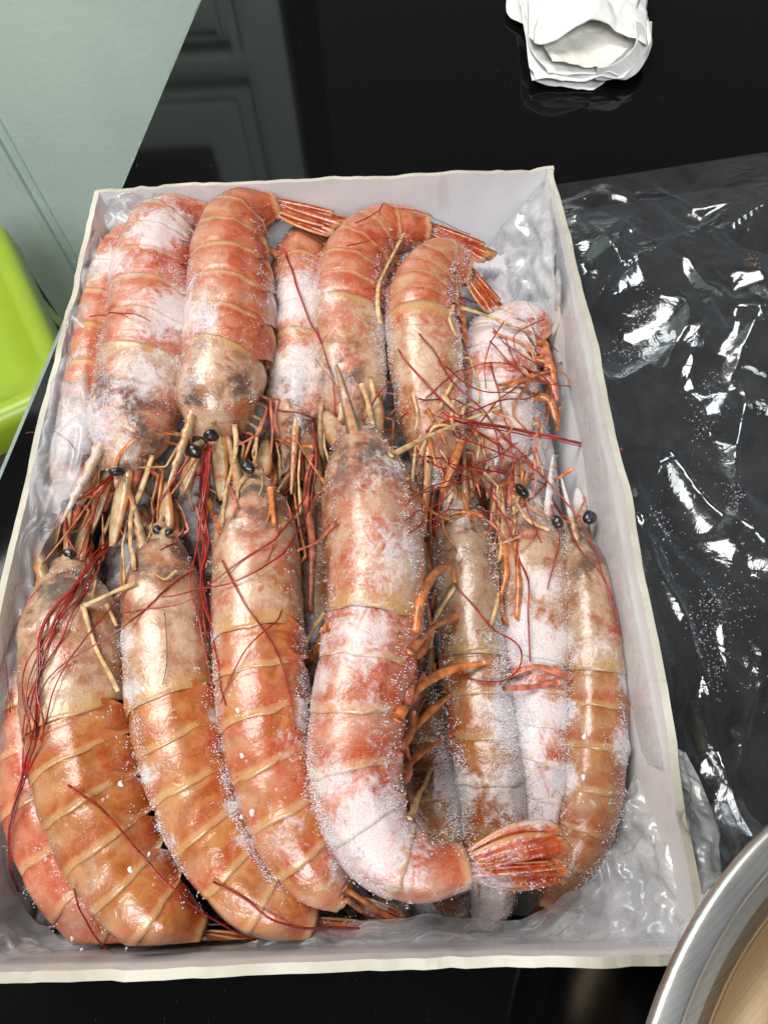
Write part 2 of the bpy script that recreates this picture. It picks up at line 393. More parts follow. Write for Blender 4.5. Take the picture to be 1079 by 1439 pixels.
def build_stool():
    z = -.30
    root = empty('stool', (-.47, .36, FZ)); tag(root, 'lime green plastic stool standing on the floor left of the table', 'stool')
    cx, cy, ang, h = -.495, .373, math.radians(28), .150
    ca, sa = math.cos(ang), math.sin(ang)
    def W(x, y, zz): return (cx + ca * x - sa * y, cy + sa * x + ca * y, zz)
    def rr(hw, r, n=8):
        P = []
        for k, (sx, sy) in enumerate(((1, 1), (-1, 1), (-1, -1), (1, -1))):
            for i in range(n + 1):
                a = math.pi / 2 * (k + i / n); P.append((sx * (hw - r) + r * math.cos(a), sy * (hw - r) + r * math.sin(a)))
        return P
    prof = [(.02, z - .002), (.10, z - .003), (h - .030, z - .001), (h - .020, z + .010), (h - .012, z + .013), (h, z + .010), (h + .004, z - .004), (h + .006, z - .030), (h + .003, z - .036), (h - .002, z - .034), (h - .004, z - .012)]
    V = []; n = 36
    for (hw, zz) in prof: V += [W(x, y, zz) for x, y in rr(hw, min(.035, hw * .9))]
    F = grid_faces(len(prof), n, 0, True); F.append(tuple(range(n)))
    seat = mesh_obj('seat', V, F, M['lime'], root)
    for k in range(-2, 3):
        for sgn in (-1, 1):
            v, f = box_vf(-.004, .004, -.018, .018, -.0005, .0015)
            mesh_obj('slot', [W(x + sgn * .055, y * .55 + k * .028, z - .002 + q) for x, y, q in v], f, M['slot'], seat, False)
    for sx in (-1, 1):
        for sy in (-1, 1):
            V = []
            for (tt, hw) in ((0, .028), (.5, .026), (1, .024)):
                ox, oy = sx * (.105 + .05 * tt), sy * (.105 + .05 * tt); zz = z - .012 + (FZ - (z - .012)) * tt
                V += [W(ox + a * hw, oy + b * hw, zz) for a, b in ((-1, -1), (1, -1), (1, 1), (-1, 1))]
            o = mesh_obj('leg', V, grid_faces(3, 4, 0, True) + [(0, 3, 2, 1), (8, 9, 10, 11)], M['lime'], root, False); bevel(o, .006, 3)
build_stool()

# ------------------------------------------------------------------ carton
def build_carton():
    root = empty('carton', (0, 0, 0)); tag(root, 'open white cardboard carton packed full of frozen red shrimp', 'carton')
    th = .0024
    def wall(p0, p1, bow, seed, skip=0):
        """upright panel from p0 to p1 (rim line), bowing outwards by bow"""
        p0, p1 = np.array(p0), np.array(p1); d = unit(p1 - p0); n = np.array([d[1], -d[0]])      # outward
        N, K = 60, 10; V = []
        t = np.linspace(0, 1, N); off = bow * 4 * t * (1 - t)
        wob = .0007 * vnoise(np.column_stack([t * 9, t * 0]), 1, seed) + .0003 * vnoise(np.column_stack([t * 40, t * 0]), 1, seed + 3)
        top = RIM + .0006 * vnoise(np.column_stack([t * 16, t * 0]), 1, seed + 5) + .0004 * vnoise(np.column_stack([t * 60, t * 0]), 1, seed + 6)
        for i in range(N):
            base = p0 + (p1 - p0) * t[i]
            rows = [(0, 0, .0), (0, .5, 0), (0, .95, 0), (0, 1, 0), (1, 1, 0), (1, .95, 0), (1, .5, 0), (1, 0, 0)]
            for (inn, hz, _) in rows:
                o = base + n * ((off[i] + wob[i]) * hz - inn * th - (.004 * (1 - hz)))
                zz = .0012 + (top[i] - .0012) * hz - (.0004 if (hz == 1 and inn == 0) else 0)
                V.append((o[0], o[1], zz))
        F = grid_faces(N, 8, 0, True)
        F.append(tuple(range(8))); F.append(tuple(range(len(V) - 1, len(V) - 9, -1)))
        o = mesh_obj('side_panel', V, F, M['card_in'], root, False)
        o.data.materials.append(M['card_edge'])
        for k, p in enumerate(o.data.polygons):
            if k < (N - 1) * 8 and k % 8 in (3,): p.material_index = 1
        return o
    hx, hy = BW / 2, BL / 2
    wall((-hx, -hy), (hx, -hy), .0012, 1); wall((hx - .0004, -hy + .0026), (hx - .0004, hy - .0026), .0035, 2)
    wall((hx, hy), (-hx, hy), .001, 3); wall((-hx + .0004, hy - .0026), (-hx + .0004, -hy + .0026), .001, 4)
    mesh_obj('base_panel', *box_vf(-hx + .007, hx - .007, -hy + .007, hy - .007, .0008, .0032), M['card_in'], root, False)
build_carton()

# ------------------------------------------------------------------ ice under and between the shrimp
def bed_height(x, y):
    P = np.column_stack([x, y])
    b = .027 + .008 * np.clip((-.02 - x) / .07, 0, 1) + .006 * fbm(P, 60, 5, 3) + .002 * vnoise(P, 400, 9)
    for (u, v, rad, hh) in ((720, 540, .024, .012), (770, 660, .018, .014), (790, 960, .012, .010), (740, 420, .015, .006)):
        q = at(u, v, .025); b = b + hh * np.exp(-((x - q[0]) ** 2 + (y - q[1]) ** 2) / rad ** 2)
    e = np.minimum.reduce([(.0905 - np.abs(x)) / .012, (.135 - np.abs(y)) / .012]); e = np.clip(e, 0, 1)
    return .0045 + (b - .0045) * (.35 + .65 * e)
xs = np.linspace(-.0905, .0905, 150); ys = np.linspace(-.135, .135, 220)
X, Y = np.meshgrid(xs, ys, indexing='ij'); Z = bed_height(X.ravel(), Y.ravel())
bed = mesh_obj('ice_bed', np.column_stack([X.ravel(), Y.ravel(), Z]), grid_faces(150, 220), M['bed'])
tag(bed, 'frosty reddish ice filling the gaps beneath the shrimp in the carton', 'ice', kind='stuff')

# ------------------------------------------------------------------ shrimp
# frost patches seen on the pile: photo position, radius in photo pixels, strength
FROST = [(230, 320, 60, .9), (250, 440, 70, .9), (215, 520, 60, .7), (150, 370, 45, .8), (105, 600, 75, .8), (85, 690, 50, .8), (290, 450, 22, .8), (420, 420, 65, .85),
         (420, 520, 60, .8), (535, 470, 28, .7), (470, 560, 45, .5), (700, 470, 60, .95), (690, 560, 60, .85), (790, 690, 60, .9), (745, 600, 50, .85), (740, 430, 40, .8), (770, 640, 40, .8), (505, 890, 55, .75), (500, 1000, 60, .4),
         (475, 1110, 50, .6), (520, 1180, 70, .9), (540, 1060, 45, .35), (560, 780, 60, .6), (540, 660, 45, .5), (640, 1110, 32, .95), (740, 900, 48, .95), (730, 1010, 52, .95),
         (735, 1110, 45, .9), (790, 900, 18, .9), (793, 1000, 18, .95), (790, 1090, 22, .9), (760, 820, 30, .8), (178, 900, 18, .85), (185, 970, 20, .8), (205, 1090, 18, .7), (235, 1190, 18, .7),
         (300, 900, 14, .8), (303, 1000, 14, .75), (330, 1130, 16, .7), (345, 1180, 22, .6), (410, 1050, 40, .5), (405, 1170, 45, .55), (440, 900, 30, .8), (430, 1000, 26, .8), (680, 1280, 40, .9), (640, 720, 40, .55),
         (880, 1050, 26, .9), (885, 960, 20, .8), (330, 560, 30, .4), (190, 640, 40, .4), (610, 560, 30, .5), (440, 960, 30, .7), (830, 910, 40, .45), (90, 1180, 40, .3), (120, 1270, 30, .4)]
FP = np.array([(*at(u, v, .05)[:2], r * .00023, s) for u, v, r, s in FROST])
def frost_at(P):
    P = np.asarray(P); ray = P - CM; g = CM + ray * ((.05 - CM[2]) / ray[:, 2])[:, None]      # frost lies where the air reached the pile
    r = np.zeros(len(P))
    for x, y, rad, s in FP: r = np.maximum(r, s * np.exp(-(((g[:, 0] - x) ** 2 + (g[:, 1] - y) ** 2) / rad ** 2) * .8))
    return r
SURF = []      # (verts, faces) of the pile for dropping frost crystals on
ROOTS = {}
SEEDN = [0]
def smooth01(x): x = np.clip(x, 0, 1); return x * x * (3 - 2 * x)

def shrimp(key, label, pts, roll, tone=.4, frost=.15, fan=None, fan_w=46, eyes=None, joint=None, dark=1.0, legs=True, limbs_side=1, scales=True, swim=True):
    SEEDN[0] += 1; sd = SEEDN[0]; r = np.random.default_rng(100 + sd)
    C4 = []
    for (u, v, z, wpx) in pts:
        p = at(u, v, z); wpx = wpx * ((1.0, 1.05)[len(C4)] if len(C4) < 2 else 1.0) * ({'low4': 1.0, 'low5': .97, 'low7': .97, 'low6': 1.12}.get(key, 1.05)); C4.append([*p, wpx / 2 * scale_at(p)])
    N = 150; S = catmull(C4, N); C, R = S[:, :3], S[:, 3]; T = tangents(C)
    ss = np.linspace(0, 1, N)
    rl = np.radians(np.interp(ss, np.linspace(0, 1, len(roll)), roll))
    D = np.zeros_like(C); E = np.zeros_like(C); up = np.array([0, 0, 1.0])
    for i in range(N):
        U = unit(up - T[i] * (up @ T[i])); Sd = np.cross(U, T[i])
        D[i] = math.cos(rl[i]) * U + math.sin(rl[i]) * Sd; E[i] = np.cross(T[i], D[i])
    head = .36
    if joint is not None: head = float(ss[int(np.argmin([abs(to_px(C[i] + D[i] * R[i] * .7)[1] - joint) for i in range(N)]))])
    base = C[N // 2].copy()
    root = empty('shrimp', (base[0], base[1], .004)); tag(root, label, 'shrimp', 'frozen red shrimp in the carton'); ROOTS[key] = root
    def ring_at(s): 
        i = s * (N - 1); k = np.arange(N)
        f = lambda A: np.array([np.interp(i, k, A[:, j]) for j in range(3)])
        return f(C), unit(f(T)), unit(f(D)), unit(f(E)), float(np.interp(i, k, R))
    def sect(ph):
        """cross-section radii: rounded back, flatter narrower belly"""
        c, s_ = np.cos(ph), np.sin(ph)
        h = np.where(c > 0, 1.10, .92) * np.sign(c) * np.abs(c) ** 1.0
        wv = .98 * np.sign(s_) * np.abs(s_) ** 1.12 * np.where(c < 0, 1 - .10 * c * c, 1)
        return h, wv
    def attrs(tt, ph, s_, V):
        n = len(V); a = np.ones((n, 4)); a[:, 0] = tt; a[:, 1] = np.abs(ph) / math.pi; a[:, 2] = s_
        b = np.ones((n, 4)); b[:, 0] = np.clip(frost * .5 + frost_at(V) * .78, 0, 1); b[:, 1] = tone; b[:, 2] = sd * .137; b[:, 3] = dark * .80
        return {'pat': a, 'aux': b}
    def sheet(name, s0, s1, nu, nv, rad, phimax, mat, lumps=.018, parent=root, curv=.16, flare=.10, front=0.0):
        """shell plate: rad(t, phi) scales the local radius, phimax(t) is where its lower edge ends; hind and lower edges fold inwards"""
        V = []; A = []
        ts = np.r_[np.linspace(0, 1, nu), 1.0, .985]
        for q, t in enumerate(ts):
            c, tv, d, e, R0 = ring_at(min(max(s0 + (s1 - s0) * t, 0), 1))
            ph = np.linspace(-1, 1, nv) * phimax(t); h, wv = sect(ph); cur = curv * (np.cos(ph) - .6) * R0 - front * R0 * (np.exp(-((np.abs(ph) - 1.15) / .22) ** 2) + .5 * np.exp(-((np.abs(ph) - 1.9) / .3) ** 2)) * max(0, 1 - t / .22) ** 2
            cur = cur + .05 * R0 * smooth01((t - .6) / .4) * vnoise(np.column_stack([ph * 3, np.full(nv, sd * 3.1 + s0 * 40)]), 1, sd)
            k = rad(t, ph) * (1 + lumps * vnoise(np.column_stack([ph * 2 + sd * 5, np.full(nv, (s0 + (s1 - s0) * t) * 28), np.full(nv, sd * 1.3)]), 1, sd))
            edge = np.clip((np.abs(ph) / phimax(t) - .70) / .30, 0, 1); k = k * (1 + flare * edge ** 2)
            if q == nu: k = k * .99
            if q == nu + 1: k = k * .965
            V.append(c + tv * cur[:, None] + R0 * (k * h)[:, None] * d + R0 * (k * wv)[:, None] * e)
            A.append(np.column_stack([np.full(nv, t), ph, np.full(nv, s0 + (s1 - s0) * t)]))
        V = np.vstack(V); A = np.vstack(A); F = grid_faces(len(ts), nv)
        SURF.append((V, F))
        return mesh_obj(name, V, F, mat, parent, True, attrs(A[:, 0], A[:, 1], A[:, 2], V))
    # soft body under the shell: one closed mesh
    nb = 20; V = []; A = []
    for q in range(60):
        s_ = q / 59; c, tv, d, e, R0 = ring_at(s_); ph = np.linspace(-math.pi, math.pi, nb, endpoint=False); h, wv = sect(ph)
        k = .88 * (smooth01(.35 + s_ / .06)) * (1 - .25 * smooth01((s_ - .9) / .1)) * (.60 + .40 * smooth01(.2 + s_ / .22))
        V.append(c + R0 * k * (h[:, None] * d + wv[:, None] * e)); A.append(np.column_stack([np.full(nb, .5), ph, np.full(nb, s_)]))
    V = np.vstack(V); A = np.vstack(A); F = grid_faces(60, nb, 0, True); F.append(tuple(range(nb - 1, -1, -1))); F.append(tuple(range(59 * nb, 60 * nb)))
    mesh_obj('body', V, F, M['flesh'], root, True, attrs(A[:, 0], A[:, 1], A[:, 2], V)); SURF.append((V, F))
    # carapace
    def crad(t, ph):
        fr = .64 + .38 * smooth01(.06 + t / .52)
        ridge = .028 * np.exp(-(ph / .22) ** 2) * (1 - smooth01((t - .35) / .4))
        groove = -.035 * np.exp(-((t - .42 - .16 * np.abs(ph)) / .035) ** 2) * (np.abs(ph) > .35)
        groove2 = -.025 * np.exp(-((np.abs(ph) - .95) / .07) ** 2) * (t < .75)
        return (fr + ridge + groove + groove2 + .004 * smooth01((t - .9) / .1))
    car = sheet('carapace', 0.0, head + .012, 40, 41, crad, lambda t: math.radians(118 + 16 * math.sin(math.pi * t) ** .6), M['carapace'], .03, flare=.03, front=.55)
    # abdomen plates
    cuts = head + (1 - head) * np.array([0, .15, .315, .48, .635, .785, 1.0])
    for k in range(6):
        a, b = cuts[k], cuts[k + 1]
        bulge = .028 if k < 5 else .0
        def arad(t, ph, k=k, bulge=bulge):
            keel = .03 * np.exp(-(ph / .18) ** 2) * (1 if k >= 3 else .25)
            step = -.022 * np.exp(-((t - .22 - .05 * np.abs(ph)) / .03) ** 2) - .034 * np.exp(-((np.abs(ph) - 1.12) / .09) ** 2) + .020 * np.exp(-((np.abs(ph) - .92) / .12) ** 2)
            return (1 - (.20 * smooth01((t - .35) / .65) if k == 5 else 0)) * .978 + bulge * math.sin(math.pi * min(t, 1)) + .030 * smooth01((t - .25) / .75) + keel + step - (.022 * (1 - smooth01(t / .15)))
        def pm(t, k=k):
            lobe = max(0.0, math.sin(math.pi * min(1, max(0, t * .97)) ** 1.9)) ** .6
            return math.radians((82 if k < 5 else 98) + (50 if k < 5 else 26) * lobe)
        sheet('abdomen_plate', a - (.012 if k else .004), b + (.016 if k < 5 else 0), 20, 33, arad, pm, M['abdomen'])
    # tail fan
    c, tv, d, e, R0 = ring_at(1.0)
    if fan is not None:
        tip = at(*fan); ln = np.linalg.norm(tip - c); ax = unit(tip - c)
    else: ln = R0 * 3.2; ax = unit(tv - .25 * d)
    wpx = fan_w * scale_at(c)
    side = unit(np.cross(ax, d)); nrm = unit(np.cross(side, ax))
    for k, (sp, lf, wf, lift) in enumerate(((-.30, .96, .36, -.16), (.30, .98, .36, -.12), (-.14, 1.0, .36, -.02), (.14, .98, .36, .02), (0, .82, .17, .14))):
        nu, nv = 18, 15; V = []; A = []
        dirv = unit(ax + side * sp * wpx / ln * 1.5)
        sd2 = unit(np.cross(nrm, dirv))
        for i in range(nu):
            t = i / (nu - 1)
            wd = wpx * wf * (max(0.02, math.sin(math.pi * (.10 + .84 * t ** 1.3)) ** .7) if k < 4 else (1 - .86 * t))
            for j in range(nv):
                q = -1 + 2 * j / (nv - 1)
                z = wpx * (.10 * (1 - q * q) + .08 * max(0, 1 - abs(q) * 5) + .02 * math.cos(q * 14)) + lift * wpx * (.4 + .6 * t) - .06 * wpx * t * t
                V.append(c - ax * R0 * .35 + dirv * (ln * lf + R0 * .35) * (t - .05 * q * q * t) + sd2 * wd * q + nrm * z)
                A.append((t, abs(q) * math.pi, 1.0))
        A = np.array(A); V = np.array(V)
        o = mesh_obj('telson' if k == 4 else 'tail_fin', V, grid_faces(nu, nv), M['fan'], root, True, attrs(A[:, 0], A[:, 1], A[:, 2], V))
        so = o.modifiers.new('thick', 'SOLIDIFY'); so.thickness = .0003; so.offset = 0
        SURF.append((V, grid_faces(nu, nv)))
    # rostrum: toothed blade running forward from the back of the head
    c, tv, d, e, R0 = ring_at(.02); Rm = ring_at(head * .6)[4]
    fwd = unit(-tv + d * .10); n = 22; V = []
    L = Rm * 2.7
    p0 = c + d * R0 * .98
    for i in range(n):
        t = i / (n - 1); q = p0 - fwd * L * .42 + fwd * L * t + d * (Rm * .16 * t * t)
        hgt = Rm * (.17 * (1 - t) ** .6 + .03) + (Rm * .05 if i % 3 == 1 and t < .8 else 0); wd = Rm * (.15 * (1 - t) ** .7 + .03)
        V += [q + d * hgt, q + e * wd, q - d * Rm * .07 * (1 - t) - d * .0002, q - e * wd]
    V = np.array(V); q4 = np.tile([2.9, .3, .3, .3], n)
    ro = mesh_obj('rostrum', V, grid_faces(n, 4, 0, True) + [(0, 1, 2, 3), (4 * n - 1, 4 * n - 2, 4 * n - 3, 4 * n - 4)], M['scale'], car, True, attrs(np.full(4 * n, .5), q4, np.zeros(4 * n), V))
    # eyes
    for k in (-1, 1):
        if eyes is not None:
            if (k + 1) // 2 >= len(eyes): continue
            ev = eyes[(k + 1) // 2]; ce = at(*ev[:3])
        else: ce = c + d * R0 * .22 + k * e * R0 * .68 - tv * Rm * .20
        er = .0022 + .0005 * r.random(); V = []; fl = r.uniform(.7, 1.0)
        if eyes is not None and len(ev) > 3: er *= ev[3]
        axe = unit(ce - c); ref = unit(np.cross(axe, [.3, .2, .9])); re2 = np.cross(axe, ref)
        for i in range(9):
            a = math.pi * i / 8
            for j in range(14):
                b = 2 * math.pi * j / 14; V.append(ce + er * (.80 * math.cos(a) * axe + math.sin(a) * (math.cos(b) * ref * 1.2 + math.sin(b) * re2 * fl)) * (1 + .06 * math.sin(3 * b + 2 * a + sd)))
        eo = mesh_obj('eye', V, grid_faces(9, 14, 0, True), M['eye'], root)
        st = ce + (c + d * R0 * .1 - ce) * .55
        mesh_obj('eye_stalk', *tube(catmull([st, (st + ce) / 2 + d * .0008, ce - axe * er * .3], 8), np.linspace(.0012, .0018, 8), 8), M['stalk'], eo)
    # antennal scales and antenna bases
    if scales:
        for k in (-1, 1):
            b0 = c - d * R0 * .05 + k * e * R0 * .50; dr = unit(-tv + k * e * (.10 + .12 * r.random()) + d * r.normal(0, .06)); Ls = Rm * (1.35 + .4 * r.random()); nn = 12; V = []
            sv = unit(np.cross(dr, d)); nv_ = np.cross(sv, dr); A = []
            for i in range(nn):
                t = i / (nn - 1); wd = Rm * .24 * math.sin(math.pi * min(1, .22 + .74 * t)) ** .7
                for q in (-1, -.5, 0, .5, 1): V.append(b0 + dr * Ls * t + sv * wd * q + nv_ * Rm * .10 * (1 - q * q) * (1 - t * .5) - nv_ * Rm * .12 * t * t); A.append((t, abs(q) * math.pi, 0))
            A = np.array(A); V = np.array(V)
            o = mesh_obj('antennal_scale', V, grid_faces(nn, 5), M['scale'], root, True, attrs(A[:, 0], A[:, 1], A[:, 2], V))
            so = o.modifiers.new('thick', 'SOLIDIFY'); so.thickness = .0006
            b1 = b0 - d * R0 * .25
            P = catmull([b1 + tv * .003, b1 - tv * Rm * .45 + k * e * .0012, b1 - tv * Rm * .95 + k * e * .0005], 10)
            mesh_obj('antenna_base', *tube(P, np.array([2.0, 2.3, 2.4, 2.1, 1.5, 1.9, 2.0, 1.6, 1.2, .8]) * .001 * (Rm / .0135), 9), M['pinklimb'], root)
        for k in range(3):
            b0 = c + e * R0 * r.uniform(-.3, .3); P = [b0]
            dr = unit(-tv + e * r.normal(0, .25) + d * r.normal(.05, .12)); 
            for q in range(3): dr = unit(dr + r.normal(0, .22, 3)); P.append(P[-1] + dr * Rm * r.uniform(.6, 1.0))
            mesh_obj('antennule', *tube(catmull(P, 14), np.linspace(.0006, .00018, 14), 6), M['red'] if k else M['orange'], root)
    # walking legs, folded along the belly and out towards limbs_side
    if legs:
        for k in range(9):
            s0 = head * (.05 + .10 * k); cc, tt, dd, ee, RR = ring_at(s0)
            sg = limbs_side if k % 3 else -limbs_side
            p0 = cc - dd * RR * .55 + sg * ee * RR * .40
            a1 = unit(sg * ee * 1.0 - dd * .35 - tt * r.uniform(.2, .9)); a2 = unit(-tt * r.uniform(.6, 1.2) + dd * r.uniform(.0, .35) + sg * ee * r.uniform(-.1, .35)); a3 = unit(a2 + r.normal(0, .4, 3))
            P = [p0, p0 + a1 * RR * .60, p0 + a1 * RR * .62 + a2 * RR * .95, p0 + a1 * RR * .62 + a2 * RR * .98 + a3 * RR * .7]
            for q in P: q[2] = max(q[2], .006)
            mesh_obj('leg', *tube(jointed(P, 6), np.linspace(.00085, .0003, 18) * np.tile([.8, 1.05, 1.1, 1.0, .9, .85], 3), 6, .6), (M['beige'], M['orange'], M['pinklimb'])[int(r.integers(3))], root)
    if swim:
        for k in range(5):
            s0 = cuts[k] + .6 * (cuts[k + 1] - cuts[k]); cc, tt, dd, ee, RR = ring_at(s0)
            for sg in (-1, 1):
                p0 = cc - dd * RR * .70 + sg * ee * RR * .45
                P = [p0, p0 - dd * RR * .35 + sg * ee * RR * .25 - tt * RR * .15, p0 - dd * RR * .55 + sg * ee * RR * .30 - tt * RR * .75]
                for q in P: q[2] = max(q[2], .006)
                mesh_obj('swimmeret', *tube(catmull(P, 10), np.linspace(.0022, .0007, 10) * (RR / .0135), 7, .6), M['pinklimb'] if k % 2 else M['orange'], root)
    return root

# lower layer first, then the top layer
KEEP_IN[0] = True
shrimp('under_a', 'dark frosty shrimp sunk in the gap beside the topmost central shrimp', [(440, 720, .030, 60), (445, 800, .032, 85), (445, 900, .032, 90), (440, 1000, .032, 90), (440, 1100, .032, 85), (455, 1200, .030, 70), (505, 1275, .027, 46)], (0, 0), .3, .5, fan=(575, 1300, .024), fan_w=40, eyes=[], joint=900, dark=0.6)
shrimp('under_b', 'brownish shrimp mostly hidden under the swimmerets of the topmost shrimp', [(600, 930, .024, 60), (602, 1000, .026, 85), (608, 1080, .027, 88), (618, 1160, .027, 86), (632, 1235, .026, 74), (650, 1290, .022, 50)], (10, 10), .1, .2, legs=False, scales=False, eyes=[], swim=False, joint=1040, dark=0.55)
shrimp('under_c', 'frosty shrimp lying on its side in the upper right corner under red antennae', [(685, 690, .030, 66), (694, 625, .033, 96), (698, 560, .034, 108), (706, 495, .034, 100), (735, 465, .032, 74), (762, 485, .029, 46)], (60, 80), .8, .40, fan=(776, 528, .026), fan_w=40, eyes=[], joint=560)
shrimp('low0', 'pink shrimp at the bottom left corner half covered by the large amber one', [(62, 890, .036, 64), (58, 960, .037, 104), (62, 1050, .038, 112), (78, 1140, .038, 112), (112, 1230, .036, 102), (175, 1303, .033, 84), (245, 1330, .030, 56)], (-45, -55), 0.75, .25, eyes=[], joint=1000)
shrimp('low7', 'slim brown shrimp along the right carton wall with two black eyes', [(800, 740, .032, 58), (813, 790, .034, 80), (826, 870, .036, 94), (831, 960, .036, 98), (832, 1050, .036, 98), (824, 1140, .034, 90), (800, 1215, .031, 72), (770, 1275, .028, 48)], (-8, -15, -40), 0.20, .30, fan=(742, 1312, .020), fan_w=26, eyes=[(828, 727, .042), (783, 733, .042)], joint=938, dark=0.74)
shrimp('low6', 'shrimp whitened by thick frost between two brown shrimps near the right wall', [(735, 700, .033, 55), (738, 760, .035, 80), (742, 850, .036, 90), (742, 950, .036, 92), (745, 1050, .035, 88), (737, 1140, .034, 80), (722, 1225, .032, 62)], (62, 55, 50), .8, .42, fan=(700, 1300, .024), fan_w=34, eyes=[(733, 690, .046)], joint=930, dark=0.85)
shrimp('low5', 'brown amber shrimp with white frost along its left flank', [(643, 690, .040, 52), (648, 745, .042, 80), (655, 830, .043, 92), (665, 930, .043, 96), (676, 1020, .043, 98), (690, 1110, .042, 96), (695, 1190, .040, 88), (690, 1255, .037, 72), (682, 1292, .032, 52)], (15, 20, 20), 0.10, .28, eyes=[], joint=915, dark=0.66)
shrimp('up1', 'orange shrimp squeezed along the left carton wall under film', [(90, 728, .046, 44), (106, 675, .048, 62), (124, 580, .050, 70), (138, 490, .050, 68), (152, 415, .049, 62), (174, 356, .047, 52), (206, 318, .043, 40)], (40, 35), 0.60, .32, eyes=[(97, 709, .050)], joint=575)
shrimp('up4', 'frost covered shrimp sunk between the curled upper shrimps', [(420, 645, .038, 60), (422, 585, .040, 88), (424, 510, .041, 98), (424, 440, .041, 94), (428, 380, .040, 86), (448, 335, .038, 62), (480, 322, .036, 42)], (0, 10), 0.70, .42, eyes=[], joint=480)
shrimp('low1', 'large amber shrimp at the left with a bent pale leg lying on it', [(97, 795, .042, 70), (100, 850, .045, 112), (112, 940, .047, 138), (120, 1030, .048, 140), (138, 1110, .048, 138), (172, 1200, .046, 128), (225, 1275, .043, 104), (283, 1315, .039, 62)], (-30, -40, -50), 0.22, .16, eyes=[(98, 778, .050, .7)], joint=1022, dark=0.95)
shrimp('up2', 'pink shrimp with heavy frost and a black eye, second from the left wall', [(163, 672, .050, 62), (178, 625, .052, 98), (203, 545, .053, 120), (218, 455, .053, 120), (222, 385, .052, 110), (240, 330, .050, 88), (290, 305, .047, 58)], (25, 30, 35), 0.85, .42, eyes=[(165, 663, .062)], joint=505)
shrimp('low2', 'amber shrimp between the large left one and the glossy third', [(222, 748, .045, 60), (228, 800, .048, 92), (238, 890, .050, 114), (246, 980, .051, 118), (266, 1070, .051, 118), (305, 1168, .049, 114), (365, 1250, .046, 98), (440, 1298, .042, 62)], (-25, -40, -50), 0.34, .18, eyes=[(221, 744, .054, .6), (238, 748, .054, .5)], joint=985)
shrimp('up5', 'shrimp in the upper middle curling over to the right behind another', [(500, 625, .045, 66), (497, 575, .047, 88), (492, 500, .048, 100), (492, 430, .048, 98), (500, 375, .048, 90), (537, 335, .047, 74), (602, 326, .045, 52)], (25, 35, 40), 0.72, .25, fan=(694, 362, .044), fan_w=50, eyes=[], joint=435)
shrimp('up6', 'shrimp in the upper middle with open tail near the bright corner', [(612, 690, .044, 60), (612, 640, .047, 82), (604, 560, .049, 96), (596, 480, .051, 100), (594, 425, .051, 94), (618, 382, .050, 76), (658, 386, .047, 50)], (20, 30, 40), 0.66, .20, fan=(704, 440, .043), fan_w=42, eyes=[], joint=445)
shrimp('low3', 'glossy orange shrimp left of the topmost one with pale round spots', [(352, 672, .047, 66), (358, 722, .051, 100), (363, 800, .053, 118), (366, 890, .054, 122), (372, 980, .055, 124), (387, 1070, .055, 120), (415, 1158, .053, 110), (450, 1225, .050, 88), (482, 1258, .046, 54)], (-20, -35, -50), 0.50, .14, fan=(566, 1298, .036), fan_w=30, eyes=[(348, 656, .060)], joint=885)
shrimp('up3', 'pinkish orange shrimp at the top with its tail fan resting near the back wall', [(293, 622, .053, 64), (302, 577, .056, 98), (320, 505, .057, 118), (327, 425, .057, 114), (326, 362, .057, 102), (342, 314, .056, 80), (388, 294, .054, 48)], (25, 30, 40), 0.70, .22, fan=(486, 318, .054), fan_w=58, eyes=[(297, 612, .066), (272, 634, .058)], joint=495)
shrimp('low4', 'largest topmost pink shrimp in the centre with tail fan to the right', [(500, 612, .061, 78), (510, 655, .065, 118), (524, 740, .067, 142), (530, 830, .068, 140), (518, 920, .068, 134), (502, 1010, .068, 132), (502, 1100, .067, 132), (532, 1180, .066, 118), (592, 1218, .065, 94), (655, 1218, .064, 70)], (-5, -22, -35), 0.85, .34, fan=(802, 1204, .062), fan_w=84, eyes=[], joint=850)

KEEP_IN[0] = False
